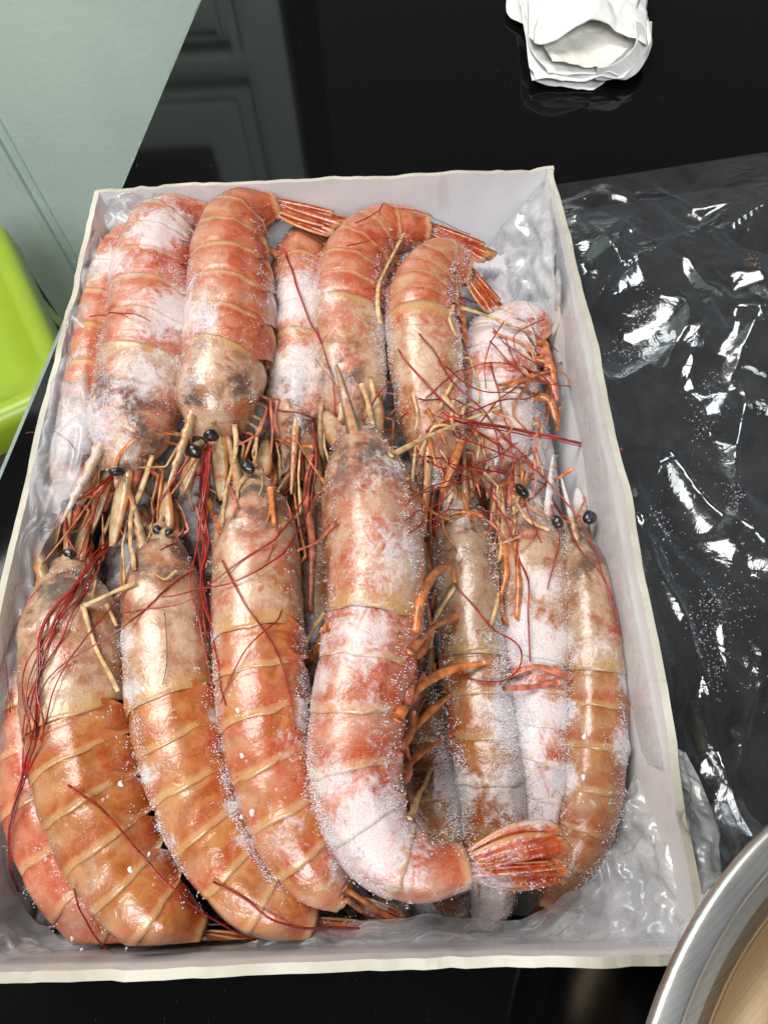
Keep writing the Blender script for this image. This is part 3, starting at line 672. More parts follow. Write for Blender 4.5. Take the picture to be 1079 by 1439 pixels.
# ------------------------------------------------------------------ traced limbs and antennae, each on the shrimp it grows from
def surf_tree():
    V = []; F = []; o = 0
    for v, f in SURF:
        V += [tuple(p) for p in v]; F += [tuple(i + o for i in q) for q in f]; o += len(v)
    return BVHTree.FromPolygons(V, F, all_triangles=False)
TREE = surf_tree()
def over(u, v, lift, dflt=.03):
    """point just above the pile under photo position (u, v)"""
    p = at(u, v, .0); d = Vector(p) - CAM; d.normalize()
    hit = TREE.ray_cast(CAM, d)
    z = hit[0].z if hit[0] is not None else dflt
    return at(u, v, z + lift)
def drape(key, name, px, r0, r1, mat, lift=.0012, flat=1.0, n=None, wob=0.0, ends=None):
    P = [over(u, v, lift) for u, v in px]
    if ends is not None:
        for k, z in ends.items(): P[k] = at(*px[k], z)
    P = np.array(P)
    z = P[:, 2].copy()                                  # thin limbs bridge hollows instead of diving into them
    for _ in range(2):
        for i in range(1, len(z) - 1): z[i] = max(z[i], .5 * (z[i - 1] + z[i + 1]) - .001)
    for i in range(len(z)): P[i] = at(*px[i], z[i])
    n = n or max(10, 6 * len(px)); C = catmull(P, n)
    if wob: C = C + np.column_stack([vnoise(C * 1.0, 120, 3 + i) for i in range(3)]) * wob
    # keep the strand above the shells
    for i in range(n):
        h = TREE.ray_cast(Vector((C[i][0], C[i][1], .2)), Vector((0, 0, -1)))
        if h[0] is not None and h[0].z + r0 * .6 > C[i][2]: C[i][2] = min(h[0].z + r0 * .6, C[i][2] + .004)
    R = np.linspace(r0, r1, n) * (.66 if name == 'antenna' else 1.0)
    if name == 'leg': R = R * (.56 if mat is M['beige'] else .66) * (1 + .16 * np.sin(np.linspace(0, 8, n) + len(px) + px[0][0]))
    return mesh_obj(name, *tube(C, R, 7, flat), mat, ROOTS[key])
RED, ORG, BEI, PNK = M['red'], M['orange'], M['beige'], M['pinklimb']
ANT = [('low4', [(556, 584), (640, 588), (720, 603), (800, 620), (873, 632)], .0011, .0008), ('low4', [(560, 588), (640, 592), (720, 608), (800, 624), (872, 634)], .0004, .0003),
       ('low3', [(440, 640), (425, 700), (385, 757), (320, 798), (265, 842), (180, 862)], .0006, .0003), ('low3', [(442, 655), (430, 720), (392, 780), (330, 815), (228, 838)], .0006, .00035),
       ('up3', [(312, 786), (340, 842), (380, 900), (404, 955), (416, 1025)], .0005, .0003), ('up3', [(430, 840), (380, 880), (340, 920), (310, 985)], .0004, .0003),
       ('low1', [(270, 800), (190, 870), (110, 920), (62, 960), (47, 1040)], .0005, .0003), ('low1', [(250, 760), (160, 850), (90, 940), (55, 1040)], .0004, .0003),
       ('low2', [(95, 1103), (150, 1140), (200, 1200), (250, 1258), (300, 1290), (372, 1332)], .0005, .0004), ('low2', [(230, 860), (232, 920), (228, 965)], .0003, .0002),
       ('up4', [(400, 350), (418, 400), (436, 450), (452, 480)], .0007, .0005), ('up4', [(445, 460), (470, 540), (470, 600)], .0004, .0003),
       ('up6', [(560, 490), (620, 560), (680, 612), (740, 650), (790, 700), (830, 762), (850, 822), (868, 882)], .0006, .00035),
       ('up6', [(590, 470), (640, 540), (690, 592), (704, 650)], .0005, .0004), ('up6', [(690, 510), (705, 570), (720, 642), (716, 720)], .0005, .0003),
       ('up6', [(640, 640), (700, 566), (760, 525), (796, 504)], .0005, .0003), ('up6', [(600, 606), (680, 572), (730, 560), (778, 552)], .0006, .0003),
       ('under_c', [(650, 430), (705, 452), (760, 478), (786, 496)], .0004, .0003), ('under_c', [(660, 455), (720, 488), (770, 520), (793, 506)], .0004, .0003),
       ('low5', [(640, 822), (690, 880), (728, 908), (730, 935), (712, 955), (680, 960), (645, 945)], .0005, .0004), ('low6', [(700, 740), (735, 800), (742, 870), (746, 932)], .0006, .0004),
       ('low5', [(600, 640), (670, 658), (740, 672), (775, 690)], .0006, .0003), ('low5', [(570, 640), (640, 600), (650, 640), (700, 690)], .0005, .0003),
       ('up5', [(480, 298), (560, 293), (620, 312), (660, 330)], .0003, .0002), ('up5', [(500, 312), (530, 298), (552, 286)], .0004, .0003), ('up5', [(485, 345), (540, 335), (600, 345)], .0003, .0002),
       ('up1', [(38, 610), (62, 606), (92, 616), (120, 645)], .0003, .0002), ('up1', [(128, 444), (180, 441), (212, 452)], .0004, .0003), ('low1', [(15, 1000), (10, 940), (22, 880), (60, 820)], .0003, .0002),
       ('low0', [(105, 1250), (115, 1290), (150, 1335), (215, 1362)], .0004, .0003), ('low3', [(300, 1240), (380, 1290), (450, 1304), (560, 1302)], .0005, .0004),
       ('low7', [(790, 730), (812, 770), (840, 800), (862, 850), (870, 890)], .0005, .0003), ('low7', [(760, 640), (772, 700), (785, 760), (770, 830)], .0004, .0003),
       ('up5', [(440, 590), (445, 640), (438, 700), (425, 760)], .0009, .0006), ('up4', [(380, 575), (420, 582), (460, 590)], .0005, .0004), ('low6', [(640, 660), (620, 700), (610, 760)], .0004, .0003),
       ('under_c', [(600, 560), (650, 520), (700, 510), (745, 520)], .0004, .0003), ('low4', [(560, 600), (590, 640), (640, 660), (700, 640), (760, 620)], .0005, .0003)]
for key, px, a, b in ANT: drape(key, 'antenna', px, a, b, RED, .0018, wob=.0008)
rb = np.random.default_rng(12)
for k in range(6):       # bundle hanging from the third upper shrimp
    j = lambda q: float(rb.normal(0, q))
    drape('up3', 'antenna', [(298 + j(4), 625), (288 + j(4), 690 + j(6)), (282 + j(5), 760), (278 + j(8), 830 + j(10)), (286 + j(12), 890 + j(12)), (300 + j(16), 960 + j(25))][:6 - k % 2], rb.uniform(.0005, .0009), .0003, RED, .0012 + .0022 * rb.random(), wob=.0010)
for k in range(7):       # bundle along the left wall
    j = lambda q: float(rb.normal(0, q))
    drape('up2', 'antenna', [(165 + j(14), 735 + j(8)), (118 + j(10), 815), (72 + j(9), 885), (48 + j(8), 960 + j(10)), (42 + j(6), 1040), (24 + j(5), 1120), (15 + j(2), 1190), (20 + j(3), 1255)][:8 - k % 4], rb.uniform(.00035, .0007), .0003, RED, .0012 + .002 * rb.random(), wob=.0010)
rt = np.random.default_rng(41)
for k in range(34):      # tangle beside the head of the topmost shrimp
    u, v = rt.uniform(590, 780), rt.uniform(470, 760); a = rt.normal(1.0, .8); l = rt.uniform(25, 80); b = rt.normal(0, 26)
    key = ('up6', 'low5', 'low6', 'under_c', 'up5')[k % 5]
    ca, sa = math.cos(a), math.sin(a)
    px = [(min(820, u - ca * l), v - sa * l * .8), (u + b * sa, v - b * ca), (min(815, u + ca * l), v + sa * l * .8)]
    if px[0][0] < 560 or px[2][0] < 560: continue
    drape(key, 'antenna' if k % 4 else 'leg', px, (.00045 if k % 4 else .0010), .0003, RED if k % 4 else (ORG, BEI)[k % 2], .0015 + .004 * rt.random(), wob=.0008)
LIMB = [('low1', [(192, 818), (150, 836), (116, 852)], .0013, .0014, BEI), ('low1', [(116, 850), (132, 900), (152, 945), (166, 972)], .0015, .0011, BEI), ('low1', [(150, 848), (164, 880)], .0013, .001, BEI),
        ('up5', [(568, 328), (548, 365), (532, 400), (530, 430), (534, 455)], .0008, .0017, BEI), ('low4', [(550, 640), (600, 614), (650, 592), (702, 574)], .0019, .0010, BEI),
        ('low4', [(583, 890), (592, 840), (615, 802), (636, 800), (640, 818)], .0022, .0016, ORG), ('low4', [(640, 822), (622, 850), (610, 880), (604, 918)], .0016, .0012, BEI),
        ('low4', [(575, 915), (606, 884), (640, 866)], .0021, .0013, ORG), ('low4', [(558, 1010), (590, 966), (630, 942), (682, 930)], .0026, .0014, ORG), ('low4', [(572, 1035), (600, 1005), (632, 975)], .0020, .0013, ORG),
        ('low4', [(566, 1085), (588, 1060), (620, 1040)], .0019, .0011, ORG), ('low4', [(570, 990), (588, 930), (600, 900)], .0024, .0016, PNK), ('low4', [(560, 1060), (580, 1010), (594, 985)], .0024, .0014, PNK), ('low4', [(575, 1150), (592, 1110), (606, 1080)], .0016, .0009, BEI),
        ('low6', [(705, 752), (712, 800), (704, 845), (712, 880)], .0015, .0012, ORG), ('low6', [(722, 752), (728, 810), (726, 870)], .0014, .0012, ORG), ('low6', [(695, 760), (700, 830), (690, 880)], .0012, .0010, BEI),
        ('low6', [(715, 948), (756, 938), (802, 951)], .0016, .0018, PNK), ('low6', [(706, 968), (745, 965), (786, 958)], .0012, .0015, PNK),
        ('up3', [(300, 592), (312, 630), (310, 700)], .0012, .0016, BEI), ('up3', [(330, 596), (332, 630), (318, 690), (312, 740)], .0016, .0010, BEI), ('up2', [(270, 598), (250, 650), (238, 705)], .0018, .0014, ORG),
        ('up2', [(215, 640), (198, 690), (184, 730), (188, 800)], .0019, .0014, BEI), ('up2', [(180, 670), (150, 740), (136, 780)], .0018, .0012, BEI), ('up3', [(285, 640), (284, 700), (280, 760)], .0018, .0013, RED), ('up3', [(290, 650), (290, 710), (286, 780)], .0016, .0011, ORG),
        ('up4', [(352, 565), (362, 590), (380, 618)], .0013, .0012, BEI), ('up4', [(388, 560), (385, 590), (392, 610)], .0018, .0013, PNK),
        ('low3', [(380, 622), (410, 626), (438, 628)], .0014, .0012, ORG), ('low3', [(425, 650), (400, 675), (390, 690)], .0014, .0010, BEI), ('low3', [(440, 640), (430, 690), (438, 760), (436, 860)], .0022, .0016, PNK),
        ('under_c', [(645, 432), (690, 446), (726, 462), (762, 495)], .0015, .0009, BEI), ('under_c', [(640, 470), (632, 445), (650, 430)], .0012, .0010, BEI), ('up6', [(520, 530), (530, 570), (548, 600)], .0016, .0012, BEI),
        ('low5', [(650, 615), (630, 670), (606, 735)], .0022, .0015, ORG), ('low5', [(590, 640), (610, 600), (640, 600)], .0014, .001, BEI), ('under_a', [(462, 880), (446, 905), (440, 925)], .0017, .0010, ORG), ('under_a', [(455, 862), (440, 885), (432, 900)], .0014, .0010, BEI),
        ('low4', [(452, 560), (450, 610), (455, 660)], .0020, .0016, BEI), ('up5', [(508, 540), (518, 570), (524, 600)], .0022, .0013, BEI), ('up5', [(478, 530), (484, 560), (490, 590)], .0016, .0010, BEI), ('low7', [(715, 700), (740, 730), (770, 745)], .0016, .0012, BEI),
        ('low3', [(484, 1250), (520, 1272), (575, 1302)], .0014, .0008, ORG), ('low3', [(480, 1262), (520, 1286), (560, 1304)], .0012, .0006, PNK)]
for key, px, a, b, mt in LIMB: drape(key, 'leg', px, a, b, mt, .0014, .5, wob=.0003)

rc = np.random.default_rng(90)
HEADS = {'up1': (85, 735), 'up2': (160, 690), 'up3': (295, 640), 'up4': (420, 640), 'up5': (500, 600), 'up6': (612, 670), 'low1': (100, 790), 'low2': (225, 740), 'low3': (352, 665), 'low4': (505, 600), 'low5': (645, 690), 'low6': (735, 710)}
for k in range(95):      # broken legs, feelers and flat mouthparts jumbled between the two rows of heads
    if k < 70: u, v = rc.uniform(95, 660), 0; v = 745 - (u - 95) * .22 + rc.normal(0, 34)
    else: u, v = rc.uniform(640, 790), rc.uniform(560, 770)
    if 462 < u < 575 and v > 605: continue
    key = min(HEADS, key=lambda q: math.hypot(HEADS[q][0] - u, HEADS[q][1] - v))
    a = math.pi / 2 + rc.normal(.12, .55); l = rc.uniform(16, 46); b = rc.normal(0, 5); ca, sa = math.cos(a), math.sin(a)
    px = [(u - ca * l, v - sa * l), (u + b * sa, v - b * ca), (u + ca * l * .7, v + sa * l * .7)]
    w0 = rc.uniform(.0005, .0014)
    drape(key, 'leg' if k % 3 else 'mouthpart', px, w0, w0 * rc.uniform(.25, .8), (BEI, ORG, PNK, BEI, ORG)[int(rc.integers(5))], rc.uniform(-.001, .0022), rc.uniform(.3, .6), n=12, wob=.0003)

# ------------------------------------------------------------------ frost crystals lying on the pile
OCT = np.array([(1, 0, 0), (-1, 0, 0), (0, 1, 0), (0, -1, 0), (0, 0, 1), (0, 0, -1)], float)
OCF = np.array([(0, 2, 4), (2, 1, 4), (1, 3, 4), (3, 0, 4), (2, 0, 5), (1, 2, 5), (3, 1, 5), (0, 3, 5)])
def crystal_mesh(name, pos, size, mat, seed, parent=None):
    r = np.random.default_rng(seed); n = len(pos); pos = np.asarray(pos)
    rot = np.linalg.qr(r.normal(0, 1, (n, 3, 3)))[0]
    L = OCT[None] * (np.asarray(size)[:, None] * r.uniform(.5, 1.3, (n, 3)))[:, None, :]
    V = pos[:, None] + np.einsum('nij,nkj->nki', rot, L)
    F = (OCF[None] + (np.arange(n) * 6)[:, None, None]).reshape(-1, 3)
    me = bpy.data.meshes.new(name); me.vertices.add(n * 6); me.vertices.foreach_set('co', V.astype(np.float32).ravel())
    me.loops.add(len(F) * 3); me.loops.foreach_set('vertex_index', F.astype(np.int32).ravel())
    me.polygons.add(len(F)); me.polygons.foreach_set('loop_start', np.arange(len(F), dtype=np.int32) * 3)
    me.update(calc_edges=True); me.validate(); me.materials.append(mat)
    o = bpy.data.objects.new(name, me); COL.objects.link(o); return o
def frost_crystals():
    r = np.random.default_rng(5); TREE2 = BVHTree.FromObject(bed, bpy.context.evaluated_depsgraph_get())
    dn = Vector((0, 0, -1)); P = []; S = []
    def drop(x, y):
        o = Vector((x, y, .2)); h = TREE.ray_cast(o, dn)[0]; b = TREE2.ray_cast(o, dn)[0]
        if h is None: return b
        if b is None or h.z > b.z: return h
        return b
    for x, y, rad, s in FP:
        n = int((2000 if s < .8 else 5200) * s * s * (rad / .012) ** 1.6); Q = np.array([x, y]) + r.normal(0, .50, (n, 2)) * rad
        d = np.hypot(*(Q - [x, y]).T) / rad
        keep = (np.abs(Q[:, 0]) < .089) & (np.abs(Q[:, 1]) < .134) & (vnoise(Q, 160, 8) + .6 * vnoise(Q, 420, 9) > r.uniform(-.2, .7, n) + .25 * d)
        for px, py in Q[keep]:
            h = drop(px, py)
            if h is not None: P.append((h.x, h.y, h.z + abs(r.normal(0, .00025)))); S.append(r.uniform(.00006, .00018))
    for px, py in r.uniform((-.089, -.134), (.089, .134), (30000, 2)):          # gaps between the shells fill with loose frost
        if r.random() > .12 + .8 * max(0, px / .09): continue
        h = drop(px, py)
        if h is None or h.z < .010: continue
        hi = max((q.z for q in (drop(px + a, py + b) for a, b in ((.005, 0), (-.005, 0), (0, .005), (0, -.005))) if q is not None), default=h.z)
        if hi - h.z < .0032: continue
        for _ in range(7): P.append((h.x + r.normal(0, .0007), h.y + r.normal(0, .0007), h.z + abs(r.normal(0, .0007)))); S.append(r.uniform(.00009, .00028))
    for ln, wd in (([(165, 870), (180, 940), (190, 1000), (205, 1080), (225, 1160), (262, 1235)], 4), ([(300, 880), (303, 960), (308, 1040), (320, 1110), (345, 1180), (392, 1252)], 3.5), ([(430, 890), (432, 1000), (440, 1110), (472, 1195)], 5),
                   ([(618, 1030), (632, 1100), (652, 1190)], 12), ([(784, 800), (791, 900), (793, 1000), (782, 1120)], 7), ([(288, 400), (283, 480), (262, 560)], 6), ([(536, 420), (540, 500), (548, 570)], 8), ([(140, 470), (150, 560), (132, 650)], 5), ([(695, 880), (705, 980), (718, 1100)], 10), ([(875, 880), (882, 980), (878, 1080), (862, 1170)], 8)):
        C = catmull([(u, v, 0) for u, v in ln], 160)
        for _ in range(int(1300 + 160 * wd)):
            u, v = C[int(r.integers(160)), :2] + r.normal(0, wd, 2)
            if vnoise(np.array([[u, v]]), .06, 4)[0] < r.uniform(-1.1, .5): continue
            dr = Vector(at(u, v, 0.)) - CAM; dr.normalize(); h = TREE.ray_cast(CAM, dr)[0]; b = TREE2.ray_cast(CAM, dr)[0]
            if h is None or (b is not None and b.z > h.z): h = b
            if h is None or abs(h.x) > .092 or abs(h.y) > .136: continue
            P.append((h.x, h.y, h.z + abs(r.normal(0, .0005)))); S.append(r.uniform(.00007, .00022))
    o = crystal_mesh('frost', P, S, M['frost'], 3)
    tag(o, 'loose white frost crystals dusting the shrimp and their gaps', 'frost', kind='stuff')
frost_crystals()
def ice_drops():
    """round pale ice spots frozen on the shells"""
    for (u, v, rp, key) in ((334, 998, 6, 'low3'), (340, 1062, 6, 'low3'), (354, 1142, 8, 'low3'), (340, 1148, 5, 'low3'), (202, 968, 6, 'low2'), (170, 1102, 7, 'low1'), (115, 1336, 5, 'low0'), (820, 1035, 6, 'low7'), (819, 1092, 6, 'low7'), (183, 1222, 7, 'low1'), (288, 1318, 6, 'low1'), (178, 1335, 5, 'low1'), (210, 1200, 5, 'low2'), (102, 1320, 6, 'low0')):
        p = at(u, v, 0.); d = Vector(p) - CAM; d.normalize(); h = TREE.ray_cast(CAM, d)
        if h[0] is None: continue
        c, n = np.array(h[0]), np.array(h[1])
        if n[2] < 0: n = -n
        a = unit(np.cross(n, [1, .2, 0])); b = np.cross(n, a); rr = rp * scale_at(c) * .62; V = []
        for (q, z) in ((1.0, -.0002), (.85, .0001), (.6, .0003), (.3, .0004)):
            for k in range(14):
                t = 2 * math.pi * k / 14; w_ = rr * q * (1 + .22 * math.sin(2 * t + u) + .12 * math.sin(3 * t + v)); V.append(c + w_ * (math.cos(t) * a + math.sin(t) * b) + n * z)
        V.append(c + n * .00042); mesh_obj('ice_spot', V, grid_faces(4, 14, 0, True) + [(42 + (k + 1) % 14, 42 + k, 56) for k in range(14)], M['frost'], ROOTS[key])
ice_drops()

# ------------------------------------------------------------------ plastic bag: liner in the carton and the loose part on the table
bag = empty('plastic_bag', (.16, .02, 0)); tag(bag, 'clear crinkled plastic bag lining the carton and spread over the table', 'plastic bag')
def relax(P, k, iters, zmin=None, clampf=None, grav=0.0):
    """give an (nu, nv, 3) sheet k times its flat size while its border stays put: it buckles into film-like folds"""
    def up(A): 
        A = np.stack([A[:-1], .5 * (A[:-1] + A[1:])], 1).reshape(-1, *A.shape[1:]) if 1 else A
        return A
    P = P.copy()
    for lev, it in enumerate(iters):
        if lev:
            Q = np.zeros((P.shape[0] * 2 - 1, P.shape[1], 3)); Q[::2] = P; Q[1::2] = .5 * (P[1:] + P[:-1]); P = Q
            Q = np.zeros((P.shape[0], P.shape[1] * 2 - 1, 3)); Q[:, ::2] = P; Q[:, 1::2] = .5 * (P[:, 1:] + P[:, :-1]); P = Q
            Q = np.zeros((R0.shape[0] * 2 - 1, R0.shape[1], 3)); Q[::2] = R0; Q[1::2] = .5 * (R0[1:] + R0[:-1]); R0 = Q
            Q = np.zeros((R0.shape[0], R0.shape[1] * 2 - 1, 3)); Q[:, ::2] = R0; Q[:, 1::2] = .5 * (R0[:, 1:] + R0[:, :-1]); R0 = Q
        else: R0 = relax.rest if relax.rest is not None else P.copy()
        prs = []
        for (di, dj, wgt) in ((1, 0, 1.), (0, 1, 1.), (1, 1, .7), (1, -1, .7), (2, 0, .22), (0, 2, .22)):
            if dj >= 0: a = (slice(0, P.shape[0] - di), slice(0, P.shape[1] - dj)); b = (slice(di, None), slice(dj, None))
            else: a = (slice(0, P.shape[0] - di), slice(1, None)); b = (slice(di, None), slice(0, P.shape[1] - 1))
            prs.append((a, b, np.linalg.norm(R0[a] - R0[b], axis=2) * k, wgt))
        pin = P.copy()
        for n in range(it):
            D = np.zeros_like(P)
            for a, b, L, wgt in prs:
                d = P[b] - P[a]; l = np.linalg.norm(d, axis=2) + 1e-9; c = (d * ((l - L) / l * .5 * wgt)[..., None])
                D[a] += c; D[b] -= c
            P += D * .34
            P[..., 2] -= grav
            P[0] = pin[0]; P[-1] = pin[-1]; P[:, 0] = pin[:, 0]; P[:, -1] = pin[:, -1]
            if zmin is not None: P[..., 2] = np.maximum(P[..., 2], zmin)
            if clampf is not None: clampf(P)
    return P
relax.rest = None
def in_box(P):
    P[..., 0] = np.clip(P[..., 0], -.0955, .0955); P[..., 1] = np.clip(P[..., 1], -.1385, .1385)
def patch(name, c0, c1, nu, nv, amp, freq, seed, mat, sag=0.0, fine=.25, edge=.0, k=1.07, inside=True):
    """film hung between two measured lines, longer than the gap so that it buckles"""
    nu, nv = max(10, nu // 4), max(8, nv // 4)
    A = catmull([at(*q) for q in c0], nu); B = catmull([at(*q) for q in c1], nu)
    t = np.linspace(0, 1, nv)[None, :, None]
    P = A[:, None] * (1 - t) + B[:, None] * t; P[..., 2] -= sag * 4 * t[..., 0] * (1 - t[..., 0])
    n = unit(np.cross(A[-1] - A[0], B[nu // 2] - A[nu // 2])); n = n if n[2] > 0 else -n
    relax.rest = P.copy()
    Q = P.reshape(-1, 3); h = (fbm(Q, freq * 1.2, seed, 2) * amp).reshape(nu, nv)
    if edge:
        e = fbm(B, 70, seed, 3) * edge; P[:, -1] += e[:, None] * unit((B - A).mean(0))
    P = P + n * h[..., None]
    P = relax(P, k, (60, 50, 40), .0042, in_box if inside else None); relax.rest = None
    o = mesh_obj(name, P.reshape(-1, 3), grid_faces(P.shape[0], P.shape[1]), mat, bag); return o
# front wall
patch('front_liner', [(-125, 1376, .057), (200, 1364, .056), (500, 1354, .056), (760, 1345, .057), (985, 1336, .058)], [(-70, 1240, .040), (60, 1330, .040), (270, 1340, .040), (470, 1296, .042), (600, 1282, .043), (720, 1292, .040), (800, 1250, .036), (900, 1150, .034)], 170, 60, .0024, 75, 11, M['film_veil'], .004, edge=.002, k=1.05)
# bottom right corner, spilling over the rim
patch('corner_liner', [(760, 1318, .030), (812, 1245, .034), (862, 1160, .034), (893, 1080, .034), (893, 1000, .030)], [(960, 1352, .063), (1010, 1330, .064), (1012, 1240, .065), (1000, 1150, .065), (966, 1060, .062)], 150, 110, .0040, 70, 21, M['film_white'], .004, .35, k=1.12, inside=False)
patch('spill_fold', [(950, 1140, .064), (1000, 1210, .065), (1010, 1290, .064)], [(1040, 1120, .022), (1075, 1190, .020), (1090, 1270, .018)], 70, 70, .0035, 80, 31, M['film_liner'], .0, .35, k=1.12, inside=False)
# right wall
patch('right_liner', [(768, 248, .057), (826, 450, .057), (876, 690, .057), (916, 900, .057), (952, 1080, .057)], [(726, 376, .012), (762, 540, .012), (804, 740, .012), (836, 900, .012), (862, 1060, .012)], 200, 60, .0011, 55, 41, M['film_wall'], -.0005, .3, k=1.02)
# back right corner
patch('back_liner', [(768, 246, .057), (784, 290, .057), (800, 345, .057), (814, 400, .057)], [(640, 400, .010), (690, 425, .010), (722, 455, .012), (750, 530, .012)], 90, 60, .0016, 70, 51, M['film_white'], .001, .3, k=1.05)
# back left corner lumps
patch('back_fold', [(146, 282, .056), (170, 270, .058), (205, 266, .058), (238, 268, .057)], [(150, 330, .046), (172, 322, .050), (205, 305, .052), (236, 288, .053)], 70, 50, .0030, 130, 61, M['film_white'], -.003, .4, k=1.18)
# veil over the shrimp along the left wall
patch('left_liner', [(128, 300, .056), (88, 440, .056), (52, 590, .056), (22, 720, .056), (-20, 900, .056), (-70, 1130, .056)], [(150, 350, .055), (129, 470, .059), (128, 590, .060), (100, 700, .058), (52, 800, .052), (28, 1050, .046)], 170, 50, .0010, 70, 71, M['film_veil'], -.002, .4, edge=.001)
patch('corner_fold', [(-70, 1130, .054), (-60, 1250, .055), (-20, 1330, .056), (40, 1366, .056), (130, 1362, .056)], [(20, 1160, .040), (30, 1240, .036), (60, 1290, .034), (90, 1320, .034), (140, 1340, .036)], 70, 40, .0030, 90, 81, M['film_veil'], .0, .3)
# loose film on the table
FOLDS = [([(800, 330), (850, 415), (890, 408), (960, 365), (1079, 312), (1150, 300)], .020, .0060), ([(935, 445), (948, 480), (925, 520), (862, 566)], .013, .0050), ([(895, 640), (940, 640), (985, 700), (1030, 745), (1100, 800)], .016, .0060),
         ([(850, 410), (868, 345), (905, 375)], .010, .0040), ([(1024, 540), (1036, 640), (1030, 740)], .010, .0050), ([(960, 540), (1000, 480), (1079, 520)], .012, .0060), ([(940, 390), (985, 460), (1010, 470)], .010, .0050), ([(870, 560), (960, 505), (990, 470)], .010, .0050),
         ([(810, 300), (850, 292), (895, 312)], .012, .0060), ([(885, 620), (905, 800), (960, 940), (1010, 1100)], .016, .0060), ([(1079, 930), (1040, 1000), (1030, 1080)], .012, .006), ([(905, 265), (960, 285), (1000, 296), (1079, 290)], .010, .005), ([(1079, 440), (1040, 470), (1010, 560)], .012, .006), ([(900, 700), (930, 760), (990, 860), (1010, 960)], .008, .004)]
def loose(name, seed, base, topv, amp, k, mat, low):
    nu, nv = 190, 330
    c0 = catmull([at(u, v, .0) for u, v in ((755, topv + 4), (880, topv - 14), (980, topv - 30), (1090, topv - 46), (1200, topv - 60))], nu)
    c1 = catmull([at(u, v, .0) for u, v in ((900, low - 20), (1060, low + 40), (1160, low + 60), (1260, low + 70))], nu)
    t = np.linspace(0, 1, nv)[None, :, None]; P = c0[:, None] * (1 - t) + c1[:, None] * t
    Q = P.reshape(-1, 3)[:, :2]
    h = (crumple(Q, 15, seed) * 1.0 + crumple(Q, 33, seed + 3) * .46 + crumple(Q, 80, seed + 5) * .05) * amp
    h = h - np.percentile(h, 8); h = np.where(h < 0, h * .12, h); h = h - h.min()
    for px, hh, wd in FOLDS:
        L = catmull([at(u, v, .008)[:2] for u, v in px], 60)
        d = np.full(len(Q), 1e9); tt = np.zeros(len(Q))
        for q in range(60):
            dk = np.hypot(Q[:, 0] - L[q, 0], Q[:, 1] - L[q, 1]); m_ = dk < d; d[m_] = dk[m_]; tt[m_] = q / 59
        h += hh * .50 * np.exp(-d / (wd * 1.2)) * (np.sin(math.pi * np.clip(.08 + .84 * tt, 0, 1)) ** .5) * (1 if seed % 2 else .4)
    h = h.reshape(nu, nv) * np.clip(t[..., 0] / .10, .03, 1)
    y = P[..., 1]; wx = BW / 2 + .0045 * (1 - np.minimum(1, (y / (BL / 2)) ** 2)) + .0015
    ins = np.abs(y) < BL / 2 + .003; P[..., 0] = np.where(ins, np.maximum(P[..., 0], wx), P[..., 0])
    climb = np.where(ins, np.exp(-np.maximum(0, P[..., 0] - wx) / .008) * .030 * np.clip((BL / 2 - y) / .05, 0, 1), 0)
    P[..., 2] = base + np.clip(h, 0, .045) + climb
    return mesh_obj(name, P.reshape(-1, 3), grid_faces(nu, nv), mat, bag)
loose('loose_film', 91, .0014, 262, .0125, 1.15, M['film'], 1120)
loose('loose_film', 102, .0006, 300, .0070, 1.10, M['film'], 1150)

def film_specks():
    """ice grains and a few shell crumbs on the loose film"""
    dg = bpy.context.evaluated_depsgraph_get()
    tr = BVHTree.FromObject([o for o in bag.children if o.name.startswith('loose_film')][0], dg)
    r = np.random.default_rng(77)
    OV = np.array([(1, 0, 0), (-1, 0, 0), (0, 1, 0), (0, -1, 0), (0, 0, 1), (0, 0, -1)], float)
    OF = [(0, 2, 4), (2, 1, 4), (1, 3, 4), (3, 0, 4), (2, 0, 5), (1, 2, 5), (3, 1, 5), (0, 3, 5)]
    off = np.array(bag.children[0].matrix_world.translation) * 0
    for nm, spots, mat, lab in (('ice_grains', ((890, 475, 16, 120), (870, 510, 16, 60), (985, 590, 22, 130), (1050, 480, 26, 90), (980, 880, 28, 170), (985, 960, 16, 60), (1040, 830, 30, 40), (925, 735, 18, 40), (1030, 900, 40, 40), (960, 720, 40, 30), (1030, 700, 16, 60), (990, 780, 60, 60)), M['frost'], 'scattered white ice grains on the clear plastic film'),
                           ('shell_crumbs', ((1042, 385, 10, 26), (1015, 648, 8, 12), (915, 465, 6, 6)), M['debris'], 'tiny orange shell crumbs on the clear plastic film')):
        V = []; F = []
        for u, v, rad, n in spots:
            for _ in range(n):
                p = at(u + r.normal(0, rad * .6), v + r.normal(0, rad), .006)
                h = tr.ray_cast(Vector((p[0], p[1], .2)), Vector((0, 0, -1)))
                if h[0] is None: continue
                s = r.uniform(.00008, .00030) * (1.6 if r.random() < .05 else 1); q, _q = np.linalg.qr(r.normal(0, 1, (3, 3))); o = len(V)
                for k in OV: V.append(np.array(h[0]) + q @ (k * s * r.uniform(.6, 1.3, 3)))
                F += [tuple(o + i for i in f) for f in OF]
        tag(mesh_obj(nm, V, F, mat, smooth=False), lab, 'ice' if nm == 'ice_grains' else 'crumbs', kind='stuff')
film_specks()

